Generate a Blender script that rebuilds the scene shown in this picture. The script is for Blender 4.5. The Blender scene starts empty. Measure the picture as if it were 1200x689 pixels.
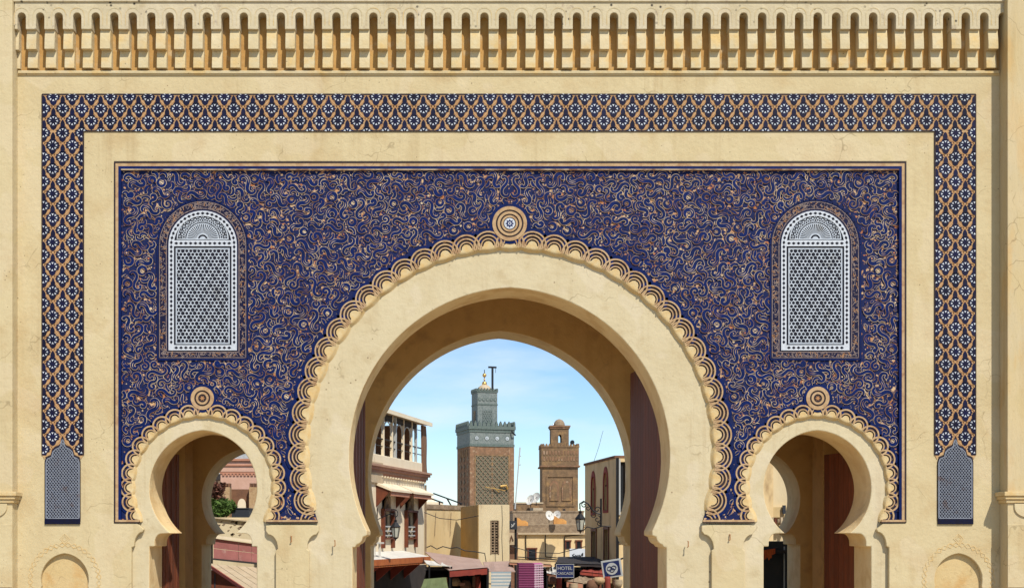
import bpy, math, random
from mathutils import Vector, Matrix
from mathutils.geometry import tessellate_polygon
R = math.radians
rnd = random.Random(7)
sc = bpy.context.scene
# ------------------------------------------------------------------ camera, sky, sun, exposure
CAMH, DIST, F = 3.2, 24.0, 1440.0
cam = bpy.data.objects.new('camera', bpy.data.cameras.new('camera'))
sc.collection.objects.link(cam); sc.camera = cam
cam.location = (0, -DIST, CAMH); cam.rotation_euler = (R(90), 0, 0)
cam.data.sensor_width = 36; cam.data.lens = 36*F/1200
cam.data.shift_x = 0.055; cam.data.shift_y = 0.2354; cam.data.clip_end = 3000
SUN_E, SUN_A = 50.0, -64.0         # height, and bearing from the gate's right hand: in front of the gate, 26 degrees right of its axis
w = bpy.data.worlds.new('World'); sc.world = w; w.use_nodes = True
nt = w.node_tree; nt.nodes.clear()
wo = nt.nodes.new('ShaderNodeOutputWorld'); bg = nt.nodes.new('ShaderNodeBackground')
sk = nt.nodes.new('ShaderNodeTexSky'); sk.sky_type = 'NISHITA'; sk.sun_disc = False
sk.sun_elevation = R(SUN_E); sk.sun_rotation = R(90-SUN_A); sk.altitude = 400
sk.air_density = 1.0; sk.dust_density = 0.0; sk.ozone_density = 4.5
tc = nt.nodes.new('ShaderNodeTexCoord'); mp = nt.nodes.new('ShaderNodeMapping'); mp.inputs['Scale'].default_value = (5, 5, 22)
no = nt.nodes.new('ShaderNodeTexNoise'); no.inputs['Scale'].default_value = 1.3; no.inputs['Detail'].default_value = 6
no.inputs['Roughness'].default_value = .55
cr = nt.nodes.new('ShaderNodeValToRGB'); cr.color_ramp.elements[0].position = .47; cr.color_ramp.elements[1].position = .78
cr.color_ramp.elements[1].color = (.6, .6, .6, 1)
mx = nt.nodes.new('ShaderNodeMixRGB'); mx.inputs[2].default_value = (6.6, 7.0, 7.3, 1)
L = nt.links.new
L(tc.outputs['Generated'], mp.inputs[0]); L(mp.outputs[0], no.inputs[0]); L(no.outputs[0], cr.inputs[0])
L(cr.outputs[0], mx.inputs[0]); L(sk.outputs[0], mx.inputs[1]); tn = nt.nodes.new('ShaderNodeMixRGB'); tn.blend_type = 'MULTIPLY'; tn.inputs[0].default_value = 1; tn.inputs[2].default_value = (.94, 1, 1.03, 1)
L(mx.outputs[0], tn.inputs[1]); L(tn.outputs[0], bg.inputs[0]); L(bg.outputs[0], wo.inputs[0])
bg.inputs[1].default_value = 0.125
sl = bpy.data.lights.new('sun', 'SUN'); sl.energy = 4.5; sl.angle = R(.9); sl.color = (1, .95, .86)
so = bpy.data.objects.new('sun', sl); sc.collection.objects.link(so)
sd = Vector((math.cos(R(SUN_E))*math.cos(R(SUN_A)), math.cos(R(SUN_E))*math.sin(R(SUN_A)), math.sin(R(SUN_E))))
so.rotation_euler = sd.to_track_quat('Z', 'Y').to_euler(); so.location = sd*60
sc.view_settings.view_transform = 'Standard'; sc.view_settings.look = 'None'
sc.view_settings.gamma = 1; sc.view_settings.exposure = 0.17
sc.cycles.max_bounces = 8; sc.cycles.diffuse_bounces = 5

# ------------------------------------------------------------------ helpers
def P(px, py, Y=0.0):
    k = (DIST+Y)/F
    return Vector(((px-534)*k, Y, CAMH+(627-py)*k))
def X0(px, Y=0): return (px-534)*(DIST+Y)/F
def Z0(py, Y=0): return CAMH+(627-py)*(DIST+Y)/F
COL = sc.collection
def lin(c): return tuple(((v/255)/12.92 if v/255 <= .04045 else ((v/255+.055)/1.055)**2.4) for v in c)
def MAT(name, c, c2=None, rough=.85, scale=2.0, bump=0., bscale=60., fine=None, spec=.3, stops=(.35, .65), metal=0, map3=None,
        stain=None, detail=6, speck=None, wear=0, rand=0):
    """c, c2 linear colours mixed by noise; bump; stain=(colour, scale, lo, hi) blotches; speck=(colour, scale, radius) small chips"""
    m = bpy.data.materials.new(name); m.use_nodes = True; n = m.node_tree; N = n.nodes.new; l = n.links.new
    b = n.nodes['Principled BSDF']; b.inputs['Roughness'].default_value = rough; b.inputs['Metallic'].default_value = metal
    b.inputs['Specular IOR Level'].default_value = spec
    t = N('ShaderNodeTexCoord'); mpn = N('ShaderNodeMapping'); oi = N('ShaderNodeObjectInfo'); va = N('ShaderNodeVectorMath'); va.operation = 'ADD'
    l(t.outputs['Object'], va.inputs[0]); l(oi.outputs['Location'], va.inputs[1]); l(va.outputs[0], mpn.inputs[0])
    if map3: mpn.inputs['Scale'].default_value = map3
    def noise(s, d=detail):
        q = N('ShaderNodeTexNoise'); q.inputs['Scale'].default_value = s; q.inputs['Detail'].default_value = d
        q.inputs['Roughness'].default_value = .6; l(mpn.outputs[0], q.inputs[0]); return q
    def ramp(src, a, z, v0=0., v1=1.):
        q = N('ShaderNodeMapRange'); q.inputs[1].default_value = a; q.inputs[2].default_value = z
        q.inputs[3].default_value = v0; q.inputs[4].default_value = v1; l(src, q.inputs[0]); return q.outputs[0]
    def mix(f, a, bb):
        q = N('ShaderNodeMixRGB'); l(f, q.inputs[0])
        if isinstance(a, tuple): q.inputs[1].default_value = (*a, 1)
        else: l(a, q.inputs[1])
        q.inputs[2].default_value = (*bb, 1); return q.outputs[0]
    cur = c
    if c2 is not None: cur = mix(ramp(noise(scale).outputs[0], *stops), c, c2)
    if stain: cur = mix(ramp(noise(stain[1], 8).outputs[0], stain[2], stain[3]), cur, stain[0])
    if speck:
        v = N('ShaderNodeTexVoronoi'); v.inputs['Scale'].default_value = speck[1]; l(mpn.outputs[0], v.inputs[0])
        f1 = ramp(v.outputs['Distance'], speck[2], speck[2]*.5)
        nz = ramp(noise(speck[1]*.11, 3).outputs[0], .52, .6); mm = N('ShaderNodeMath'); mm.operation = 'MULTIPLY'
        l(f1, mm.inputs[0]); l(nz, mm.inputs[1]); cur = mix(mm.outputs[0], cur, speck[0])
    if wear:       # rain streaks, patched repairs, hairline cracks and grime, in world space
        def mapped(sc_):
            q = N('ShaderNodeMapping'); q.inputs['Scale'].default_value = sc_; l(va.outputs[0], q.inputs[0]); return q.outputs[0]
        def nz(vec, s_, d_=6, rg=.6):
            q = N('ShaderNodeTexNoise'); q.inputs['Scale'].default_value = s_; q.inputs['Detail'].default_value = d_; q.inputs['Roughness'].default_value = rg; l(vec, q.inputs[0]); return q.outputs[0]
        def mul(a, c_):
            q = N('ShaderNodeMath'); q.operation = 'MULTIPLY'; l(a, q.inputs[0])
            if isinstance(c_, float): q.inputs[1].default_value = c_
            else: l(c_, q.inputs[1])
            return q.outputs[0]
        st_ = mul(mul(ramp(nz(mapped((5.5, 5.5, .22)), 1.0), .52, .72), ramp(nz(va.outputs[0], .55, 3), .42, .62)), .55*wear)
        cur = mix(st_, cur, (c[0]*.62, c[1]*.52, c[2]*.42))
        cur = mix(mul(ramp(nz(va.outputs[0], .8, 2), .55, .58), .30*wear), cur, (min(1, c[0]*1.1), min(1, c[1]*1.12), min(1, c[2]*1.3)))
        cur = mix(mul(ramp(nz(va.outputs[0], 22, 10, .75), .56, .72), .55*wear), cur, (c[0]*.6, c[1]*.55, c[2]*.5))
        wp = N('ShaderNodeTexNoise'); wp.inputs['Scale'].default_value = 2.2; l(va.outputs[0], wp.inputs[0])
        wa = N('ShaderNodeVectorMath'); wa.operation = 'SCALE'; wa.inputs[3].default_value = .55; l(wp.outputs['Color'], wa.inputs[0])
        wb_ = N('ShaderNodeVectorMath'); wb_.operation = 'ADD'; l(wa.outputs[0], wb_.inputs[0]); l(va.outputs[0], wb_.inputs[1])
        vo = N('ShaderNodeTexVoronoi'); vo.feature = 'DISTANCE_TO_EDGE'; vo.inputs['Scale'].default_value = .75; l(wb_.outputs[0], vo.inputs[0])
        ck = mul(mul(ramp(vo.outputs['Distance'], .006, .002), ramp(nz(va.outputs[0], 1.1, 2), .54, .6)), .45*wear)
        cur = mix(ck, cur, (c[0]*.32, c[1]*.27, c[2]*.22))
    if rand:
        hs = N('ShaderNodeHueSaturation'); mr = N('ShaderNodeMapRange'); mr.inputs[3].default_value = 1-rand; mr.inputs[4].default_value = 1+rand
        l(oi.outputs['Random'], mr.inputs[0]); l(mr.outputs[0], hs.inputs['Value'])
        if isinstance(cur, tuple): hs.inputs['Color'].default_value = (*cur, 1)
        else: l(cur, hs.inputs['Color'])
        cur = hs.outputs[0]
    if isinstance(cur, tuple): b.inputs['Base Color'].default_value = (*cur, 1)
    else: l(cur, b.inputs['Base Color'])
    if bump:
        bn = noise(bscale, 8); bu = N('ShaderNodeBump'); bu.inputs['Strength'].default_value = 1; bu.inputs['Distance'].default_value = bump
        l(bn.outputs[0], bu.inputs['Height']); l(bu.outputs[0], b.inputs['Normal'])
    return m
M = {}
M['plaster'] = MAT('plaster', (.555, .455, .265), (.51, .405, .225), .9, .9, .012, 9, stain=((.47, .345, .175), 1.3, .52, .75), speck=((.16, .11, .06), 9, .12), wear=.9)
M['ring'] = MAT('ring_plaster', (.56, .475, .305), (.51, .42, .255), .9, 1.3, .014, 7, stain=((.45, .35, .2), 2.6, .56, .8), speck=((.2, .14, .08), 6, .12), wear=.9)
M['ochre'] = MAT('ochre_plaster', (.56, .42, .21), (.52, .38, .18), .9, 1.6, .01, 14, stain=((.50, .30, .11), 2, .5, .7), wear=.6)
M['stained'] = MAT('stained_plaster', (.52, .40, .20), (.52, .42, .25), .9, 2.2, .012, 10, map3=(1, 1, .3), stain=((.54, .32, .11), 1.8, .5, .72), wear=1)
M['inner'] = MAT('passage_plaster', (.64, .41, .16), (.56, .35, .13), .9, 1.5, .015, 7, stain=((.42, .26, .11), 2, .55, .75), wear=.5)
M['slot'] = MAT('stained_shaded_niche', (.50, .30, .10), (.42, .23, .07), .9, 2.2, .01, 14, stain=((.50, .38, .22), 2.6, .55, .7), rand=.15)  # stain colour, also darkened to stand for the shade of deeper slots
M['cornice'] = MAT('cornice_plaster', (.56, .47, .29), (.53, .42, .23), .9, 3.5, .012, 14, stain=((.57, .40, .17), 2.6, .48, .66), speck=((.12, .09, .06), 8, .14), rand=.05, wear=.6)
M['topwall'] = MAT('top_plaster', (.55, .465, .30), (.49, .41, .26), .9, 2.5, .012, 14, stain=((.34, .26, .18), 6, .6, .72), speck=((.05, .04, .03), 7, .22), wear=.8)
M['blue'] = MAT('blue_glaze', (.0015, .0115, .092), (.0025, .009, .052), .5, 5, .004, 60, spec=.12)
M['navy'] = MAT('navy_glaze', (.0045, .006, .034), (.008, .007, .02), .5, 14, .003, 80, spec=.15, rand=.3)
M['ink'] = MAT('dark_joint', (.022, .012, .018), (.03, .016, .012), .7, 20)
M['line'] = MAT('cream_line', (.54, .42, .27), (.22, .11, .05), .8, 4.5, stops=(.40, .60))
M['rust'] = MAT('scraped_clay', (.50, .35, .20), (.36, .12, .045), .85, 5, .004, 60, stops=(.42, .6), stain=((.014, .012, .035), 8, .44, .50))
M['tan'] = MAT('tan_stucco', (.46, .315, .17), (.40, .255, .125), .85, 12, .006, 40, stain=((.30, .16, .08), 6, .5, .72), wear=1)
M['grille2'] = MAT('bluish_trellis', (.22, .24, .28), (.16, .175, .21), .8, 14, .003, 60, stain=((.16, .13, .13), 5, .6, .7))
M['muted'] = MAT('muted_line', (.26, .20, .16), (.14, .10, .11), .8, 14)
M['screen'] = MAT('white_screen', (.47, .51, .56), (.37, .41, .46), .8, 10, .003, 60, stain=((.26, .26, .25), 5, .56, .75))
M['bed'] = MAT('scraped_glaze_bed', (.54, .36, .19), (.40, .14, .04), .8, 6, .004, 60, stops=(.42, .6), stain=((.0015, .008, .062), 14, .40, .425))
M['orange'] = MAT('orange_clay', (.47, .30, .15), (.43, .25, .11), .85, 7, .004, 50, stain=((.28, .14, .06), 5, .56, .72))
M['white'] = MAT('white_stucco', (.56, .59, .63), (.46, .49, .53), .7, 20, .003, 60, rand=.12)
M['grille'] = MAT('grille_stucco', (.46, .48, .49), (.34, .36, .37), .8, 14, .003, 60, stain=((.30, .30, .27), 9, .55, .75))
M['void'] = MAT('dark_void', (.008, .008, .016), rough=.9)
M['bounce_lit'] = MAT('bounce_lit_reveal', (.80, .62, .34), (.74, .54, .27), .9, 1.6, .012, 9, stain=((.62, .42, .19), 1.6, .5, .72), wear=.5)  # arch reveals: warm light bounced from the street, painted into a brighter colour
M['shell'] = MAT('shell_plaster', (.57, .45, .25), (.56, .38, .16), .9, 9, .006, 40)
M['wood'] = MAT('door_wood', (.22, .06, .024), (.13, .04, .018), .65, 3, .004, 30, map3=(8, 8, .6), stain=((.24, .12, .07), 3, .6, .75), rand=.15)
M['iron'] = MAT('black_iron', (.018, .018, .02), rough=.5, metal=.4)
M['ground'] = MAT('paving_dust', (.46, .37, .25), (.38, .30, .2), .95, .6, .01, 8)
M['cafe'] = MAT('cafe_plaster', (.50, .40, .25), (.45, .35, .21), .9, 1.5, .01, 9)
M['yellow'] = MAT('yellow_plaster', (.43, .33, .17), (.38, .28, .14), .9, 1.4, .012, 8, map3=(1, 1, .35), stain=((.28, .2, .11), 1.7, .58, .8))
M['boxw'] = MAT('pale_plaster', (.47, .39, .24), (.42, .34, .2), .9, 1.6, .012, 8, stain=((.36, .27, .16), 2, .58, .8))
M['tanw'] = MAT('tan_plaster', (.50, .36, .19), (.42, .29, .14), .9, 1.2, .012, 8, stain=((.30, .2, .1), 1.5, .55, .75))
M['rub'] = MAT('rubble_stone', (.34, .25, .16), (.20, .14, .09), .95, 4, .03, 9)
M['brick'] = MAT('old_brick', (.27, .145, .08), (.16, .095, .055), .95, 2.4, .02, 8, stain=((.32, .22, .14), 2.6, .55, .65))
M['brick2'] = MAT('brown_brick', (.22, .135, .072), (.14, .09, .05), .95, 2.6, .03, 7, stain=((.30, .18, .08), 1.4, .5, .65))
M['gtile'] = MAT('grey_green_tile', (.085, .115, .10), (.12, .145, .13), .6, 6, .01, 12, stops=(.42, .58))
M['gtile2'] = MAT('pale_grey_tile', (.19, .21, .195), (.13, .155, .145), .6, 5, .01, 12, stops=(.42, .58))
M['gold'] = MAT('gilded_brass', (.65, .42, .14), rough=.35, metal=.8)
M['redbrown'] = MAT('red_brown_wood', (.16, .045, .02), (.10, .03, .016), .6, 5, map3=(1, 1, 1))
M['terra'] = MAT('terracotta_paint', (.46, .22, .14), (.40, .18, .11), .8, 3)
M['awn_pink'] = MAT('dusty_pink_awning', (.42, .29, .23), (.36, .24, .19), .8, 1.2, stain=((.28, .2, .16), 2, .6, .75))
M['awn_red'] = MAT('red_awning', (.30, .055, .035), (.22, .04, .03), .8, 3)
M['awn_org'] = MAT('orange_fascia', (.50, .15, .04), (.38, .1, .03), .7, 3)
M['white_cloth'] = MAT('white_sheet', (.66, .63, .56), (.55, .52, .46), .85, 3)
M['magenta'] = MAT('magenta_cloth', (.26, .035, .12), (.20, .03, .10), .9, 4)
M['pinkline'] = MAT('pink_thread', (.55, .28, .38), rough=.9)
M['green'] = MAT('green_awning', (.17, .22, .08), (.13, .17, .06), .85, 3)
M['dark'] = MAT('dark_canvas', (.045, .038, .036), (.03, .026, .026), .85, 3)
M['signblue'] = MAT('sign_navy', (.010, .022, .10), (.012, .02, .08), .5, 3)
M['signgrey'] = MAT('sign_grey', (.42, .43, .42), rough=.5)
M['signblack'] = MAT('sign_black', (.03, .035, .045), rough=.5)
M['metalred'] = MAT('rusty_red_sheet', (.34, .13, .115), (.27, .095, .085), .7, 2.5, .01, 5, stain=((.4, .24, .2), 2.5, .58, .7))
M['sheet'] = MAT('pale_sheet_metal', (.50, .40, .27), (.42, .32, .2), .8, 2, stain=((.3, .22, .14), 3, .6, .75))
M['pinkw'] = MAT('pink_wall', (.58, .36, .27), (.52, .31, .22), .9, 2, .01, 8)
M['brownw'] = MAT('brown_wall', (.20, .10, .055), (.15, .075, .045), .95, 3, .02, 8)
M['foliage'] = MAT('green_leaves', (.10, .17, .03), (.05, .09, .018), .8, 4)
M['foliage2'] = MAT('reddish_leaves', (.16, .06, .035), (.09, .045, .03), .8, 4)
M['bark'] = MAT('bark', (.12, .08, .05), rough=.9)
M['glass'] = MAT('dark_glass', (.02, .024, .03), rough=.15, spec=.5)
M['lampglass'] = MAT('lamp_glass', (.45, .45, .38), rough=.3)
M['curtain'] = MAT('brown_curtain', (.24, .13, .07), (.16, .085, .05), .9, 5, map3=(5, 5, .5))
M['orangecloth'] = MAT('orange_cloth', (.60, .13, .03), (.4, .06, .02), .9, 6)
M['orangetarp'] = MAT('orange_tarp', (.62, .27, .04), (.5, .2, .03), .8, 5)

class MB:
    def __init__(s): s.v = []; s.f = []; s.m = []
    def face(s, pts, m=0):
        b = len(s.v); s.v += [tuple(p) for p in pts]; s.f.append(tuple(range(b, b+len(pts)))); s.m.append(m); return s
    def idx(s, pts, faces, m=0):
        b = len(s.v); s.v += [tuple(p) for p in pts]
        for f in faces: s.f.append(tuple(b+i for i in f)); s.m.append(m)
        return s
    def box(s, x0, x1, y0, y1, z0, z1, m=0):
        p = [(x0,y0,z0),(x1,y0,z0),(x1,y1,z0),(x0,y1,z0),(x0,y0,z1),(x1,y0,z1),(x1,y1,z1),(x0,y1,z1)]
        return s.idx(p, [(0,1,5,4),(1,2,6,5),(2,3,7,6),(3,0,4,7),(4,5,6,7),(3,2,1,0)], m)
    def hexa(s, a, b, m=0):      # a: 4 corner points of one end, b: the 4 of the other
        return s.idx(list(a)+list(b), [(0,1,2,3),(7,6,5,4),(0,4,5,1),(1,5,6,2),(2,6,7,3),(3,7,4,0)], m)
    def slab(s, quad, t, m=0):   # quad of points thickened downwards
        a = [Vector(p) for p in quad]; b = [p-Vector((0,0,t)) for p in a]
        return s.hexa(a, b, m)
    def prism(s, poly, yf, yb, holes=(), m=0, back=True, sides=True, ms=None):   # poly: (x,z) metres
        loops = [poly]+list(holes); flat = [p for l in loops for p in l]; n = len(flat)
        tris = tessellate_polygon([[Vector((p[0], p[1], 0)) for p in l] for l in loops]) if holes else []
        pts = [(p[0], yf, p[1]) for p in flat]+[(p[0], yb, p[1]) for p in flat]
        fs = []
        if not holes:       # one clean n-gon front and back
            ar = sum(poly[i][0]*poly[(i+1) % n][1]-poly[(i+1) % n][0]*poly[i][1] for i in range(n))
            ring = list(range(n)) if ar > 0 else list(range(n))[::-1]
            fs.append(tuple(ring)); tris = []
            if back: fs.append(tuple(i+n for i in ring[::-1]))
        for t in tris:
            a, b, c = (Vector(flat[i]) for i in t)
            cr = (b.x-a.x)*(c.y-a.y)-(b.y-a.y)*(c.x-a.x)
            t = tuple(t) if cr > 0 else (t[0], t[2], t[1])
            fs.append(t)
            if back: fs.append((t[2]+n, t[1]+n, t[0]+n))
        nt_ = len(fs)
        if sides:
            o = 0
            for li, l in enumerate(loops):
                k = len(l); area = sum(l[i][0]*l[(i+1) % k][1]-l[(i+1) % k][0]*l[i][1] for i in range(k))
                ccw = area > 0
                if li: ccw = not ccw
                for i in range(k):
                    a, b = o+i, o+(i+1) % k
                    fs.append((a, a+n, b+n, b) if ccw else (b, b+n, a+n, a))
                o += k
        nf = len(s.f); s.idx(pts, fs, m)
        if ms is not None:
            for q in range(nf+nt_, len(s.f)): s.m[q] = ms
        return s
    def tube(s, path, r, n=6, m=0):
        path = [Vector(p) for p in path]; rings = []
        rr = r if isinstance(r, (list, tuple)) else [r]*len(path)
        for i, p in enumerate(path):
            d = (path[min(i+1, len(path)-1)]-path[max(i-1, 0)]).normalized()
            u = d.cross(Vector((0, 0, 1)));  u = Vector((1, 0, 0)) if u.length < .05 else u.normalized(); v = d.cross(u)
            rings.append([p+(u*math.cos(2*math.pi*j/n)+v*math.sin(2*math.pi*j/n))*rr[i] for j in range(n)])
        pts = [q for g in rings for q in g]; fs = []
        for i in range(len(rings)-1):
            for j in range(n):
                a, b = i*n+j, i*n+(j+1) % n; fs.append((a, b, b+n, a+n))
        fs.append(tuple(range(n))[::-1]); fs.append(tuple((len(rings)-1)*n+j for j in range(n)))
        return s.idx(pts, fs, m)
    def lathe(s, prof, c=(0,0,0), n=16, m=0):       # prof: (r, z)
        pts = [(c[0]+r*math.cos(2*math.pi*j/n), c[1]+r*math.sin(2*math.pi*j/n), c[2]+z) for r, z in prof for j in range(n)]
        fs = [(i*n+j, i*n+(j+1) % n, (i+1)*n+(j+1) % n, (i+1)*n+j) for i in range(len(prof)-1) for j in range(n)]
        fs.append(tuple(range(n))[::-1]); fs.append(tuple((len(prof)-1)*n+j for j in range(n)))
        return s.idx(pts, fs, m)
    def disc(s, x, y, z, r, n=12, m=0, t=0.0):      # faces -y
        p = [(x+r*math.cos(2*math.pi*i/n), y, z+r*math.sin(2*math.pi*i/n)) for i in range(n)]
        s.face(p, m)
        if t:
            for i in range(n):
                a, b = p[i], p[(i+1) % n]; s.face([a, (a[0], y+t, a[2]), (b[0], y+t, b[2]), b], m)
        return s
    def mesh(s, name, mats):
        me = bpy.data.meshes.new(name); me.from_pydata(s.v, [], s.f)
        for m in (mats if isinstance(mats, (list, tuple)) else [mats]): me.materials.append(M[m])
        me.polygons.foreach_set('material_index', s.m); me.update(); return me
    def build(s, name, mats, parent=None, world=True, smooth=False, bevel=0, **kw):
        if parent is not None and world:
            Lo = ORG[parent.name]; s.v = [(v[0]-Lo[0], v[1]-Lo[1], v[2]-Lo[2]) for v in s.v]
        me = s.mesh(name, mats)
        if smooth:
            me.polygons.foreach_set('use_smooth', [True]*len(me.polygons))
        return link(name, me, parent, bevel=bevel, **kw)
ORG = {}
def link(name, me, parent=None, loc=(0,0,0), bevel=0, kind=None, label=None, cat=None, group=None):
    o = bpy.data.objects.new(name, me); COL.objects.link(o); o.location = loc
    if parent is not None:
        o.parent = parent; ORG[o.name] = ORG[parent.name]
    else: ORG[o.name] = Vector((0, 0, 0))
    if kind: o['kind'] = kind
    if label: o['label'] = label
    if cat: o['category'] = cat
    if group: o['group'] = group
    if bevel:
        b = o.modifiers.new('bevel', 'BEVEL'); b.width = bevel; b.segments = 2; b.limit_method = 'ANGLE'; b.angle_limit = R(35)
    return o
def thing(name, label, cat, loc=(0,0,0), rz=0, group=None):
    o = link(name, None, None, loc, label=label, cat=cat, group=group); o.rotation_euler = (0, 0, rz)
    ORG[o.name] = Vector(loc) ; return o

# ------------------------------------------------------------------ outlines (photo units on the gate's own plane, 60 to the metre)
def arc(cx, cy, r, a0, a1, n): return [(cx+r*math.cos(R(a0+(a1-a0)*i/n)), cy-r*math.sin(R(a0+(a1-a0)*i/n))) for i in range(n+1)]
def arch_half(cx, cy, w, e, tip_y, n=36):
    """right half of a pointed horseshoe from its tip up to the apex, as (x,y) downward-y units"""
    Rr = w+e; a0 = -math.degrees(math.asin((tip_y-cy)/Rr)); a1 = math.degrees(math.acos(e/Rr))
    return arc(cx-e, cy, Rr, a0, a1, n)
MID = 598.0
def opening(cx, cy, w, e, tip_y, big, bottom=819.0):
    """closed outline of a doorway, starting at bottom right, counter-clockwise over the top"""
    h = arch_half(0, cy, w, e, tip_y); tx, ty = h[0]
    if big: low = [(w-4, bottom), (w-4, ty+19), (w-7, ty+19)]+[(w-7-(w-12-tx)*math.sin(R(90*i/7))**1.0*1.0, ty+16-9*(1-math.cos(R(90*i/7)))) for i in range(1, 8)]+[(tx, ty+5)]
    else: low = [(w, bottom), (w, ty+18), (w-6, ty+18)]+[(w-6-8*(1-math.cos(R(90*i/5))), ty+14-11*math.sin(R(90*i/5))) for i in range(0, 6)]+[(tx-3, ty+2.5), ]
    right = low+h; left = [(-x, y) for x, y in right[::-1]][1:]
    return [(cx+x, y) for x, y in right+left]
MAINO = opening(MID-1, 534, 188, 9, 622, True)
REARO = opening(MID-1, 541, 187, 16, 622, True)
SMALL = [opening(MID-360, 572, 63, 5, 622, False), opening(MID+360, 572, 63, 5, 622, False)]
REARS = [opening(MID-360, 575, 63, 8, 622, False), opening(MID+360, 575, 63, 8, 622, False)]
def px2(poly, Y=0): return [(X0(x, Y), Z0(y, Y)) for x, y in poly]
TOP = -12.0
def wall_outline(x0, x1, top, bottom=819, ops=None):
    o = [(x0, bottom)]
    for op in (ops or (SMALL[0], MAINO, SMALL[1])): o += op[::-1]
    return o+[(x1, bottom), (x1, top), (x0, top)]

# ------------------------------------------------------------------ ground
g = MB().box(-400, 400, -200, 900, -1, 0).build('ground', 'ground', kind='structure')
# ------------------------------------------------------------------ the city gate
GL = (X0(MID), 0, 0)
gate = thing('city_gate', 'monumental sand coloured gate with blue carved tilework, one large and two small horseshoe arches', 'city gate', GL)
MB().prism(px2(wall_outline(-70, 1280, TOP)), 0, 1.05, ms=1).build('front_wall', ['ring', 'bounce_lit'], gate, bevel=.018)
MB().prism(px2(wall_outline(-70, 1280, TOP, ops=(REARS[0], REARO, REARS[1]))), 4.95, 6.1, ms=1).build('rear_wall', ['inner', 'bounce_lit'], gate, bevel=.018)
pw = MB()
for a, b in ((-70, 155), (325, 383), (813, 871), (1041, 1280)): pw.box(X0(a), X0(b), 1.052, 4.948, 0, Z0(250))
pw.build('passage_wall', 'inner', gate)
for a, b in ((-900, -70), (1280, 2100)): MB().box(X0(a), X0(b), .001, 6.1, 0, Z0(TOP)).build('outer_wall', 'stained', gate)
cl = MB()
for a, b, yy in ((155, 325, 452), (383, 813, 240), (871, 1041, 452)): cl.box(X0(a)+.002, X0(b)-.002, 1.052, 4.948, Z0(yy), Z0(yy)+.3)
cl.build('passage_ceiling', 'inner', gate)
MB().box(X0(-70)+.01, X0(1280)-.01, 1.052, 4.948, Z0(TOP)-.5, Z0(TOP)-.1).build('roof_slab', 'topwall', gate)

# field plate round the tiled panel, with the blind niches cut out of it
YF = -0.10
def niche(cx): 
    h = arch_half(0, 679, 28, 3, 690, 14); r = [(28, 819), (28, 690)]+h[1:]; l = [(-x, y) for x, y in r[::-1]][1:]
    return [(cx+x, y) for x, y in r+l]
NIC = (75.7, MID*2-75.7+3)
PX0, PX1, PY0, PY1 = 133.5, 1062.0, 189.5, 612.5
capL = [(154, 819), (154, 641), (157, 640)]+[(157+10*(1-math.cos(R(90*i/6))), 640-17*math.sin(R(90*i/6))) for i in range(1, 7)]+[(168.5, 620), (161, 613)]
mir = lambda l: [(2*MID-x, y) for x, y in l[::-1]]
field = [(20, 819)]+niche(NIC[0])[::-1]+capL+[(PX0, 612.5), (PX0, PY0), (PX1, PY0), (PX1, 612.5)]+mir(capL)+niche(NIC[1])[::-1]+[(1172, 819), (1172, 86), (20, 86)]
MB().prism(px2(field, YF), YF, -.002).build('field_plaster', 'plaster', gate, bevel=.012)
for cx in NIC: MB().box(X0(cx-29), X0(cx+29), -.012, -.004, 0, Z0(648)).build('niche_back', 'ochre', gate)
# pilasters between the arches
pil = [(-19.5, 819), (-19.5, 645), (-17, 643)]+[(-17-11*(1-math.cos(R(90*i/6))), 643-17*math.sin(R(90*i/6))) for i in range(1, 7)]+[(-31, 622), (-31, 615.5), (-24, 614.8)]
pil = pil+[(-x, y) for x, y in pil[::-1]]
for cx in (342.5, 2*MID-342.5): MB().prism(px2([(cx+x, y) for x, y in pil], -.09), -.09, -.002).build('pilaster', 'plaster', gate, bevel=.012)
# side walls standing proud of the front
for nm, xs, yy in (('left', (-900, 20.5), -.38), ('right', (1171.5, 2100), -.44)):
    a, b = X0(xs[0], -.1), X0(xs[1], -.1)
    MB().box(a, b, yy, -.002, 0, Z0(TOP)).build('side_wall', 'stained' if nm == 'right' else 'plaster', gate, bevel=.012)
    for (p0, p1, ex) in ((576, 581, .10), (581, 585, .07), (585, 589, .04)):
        MB().box(a-(ex if nm == 'right' else -.0), b+(ex if nm == 'left' else 0), yy-ex, -.105, Z0(p1, yy)+.001, Z0(p0, yy)).build('moulding', 'shell', gate, bevel=.01)
    # curved corbel under the moulding
    cxx = (-6, 10) if nm == 'left' else (1187, 1203)
    pr = [(0, 590), (0, 606)]+[(16*math.sin(R(90*i/6)), 606-12*(1-math.cos(R(90*i/6)))) for i in range(1, 7)]+[(16, 590)]
    pr = [((cxx[0]-2+x) if nm == 'left' else (cxx[1]+2-x), y) for x, y in pr]
    MB().prism(px2(pr, yy-.03), yy-.03, yy-.001).build('corbel', 'plaster', gate, bevel=.006)
    MB().box(a, b, yy-.012, yy-.001, Z0(688, yy), Z0(614, yy)).build('dado', 'plaster', gate, bevel=.006)

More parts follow.
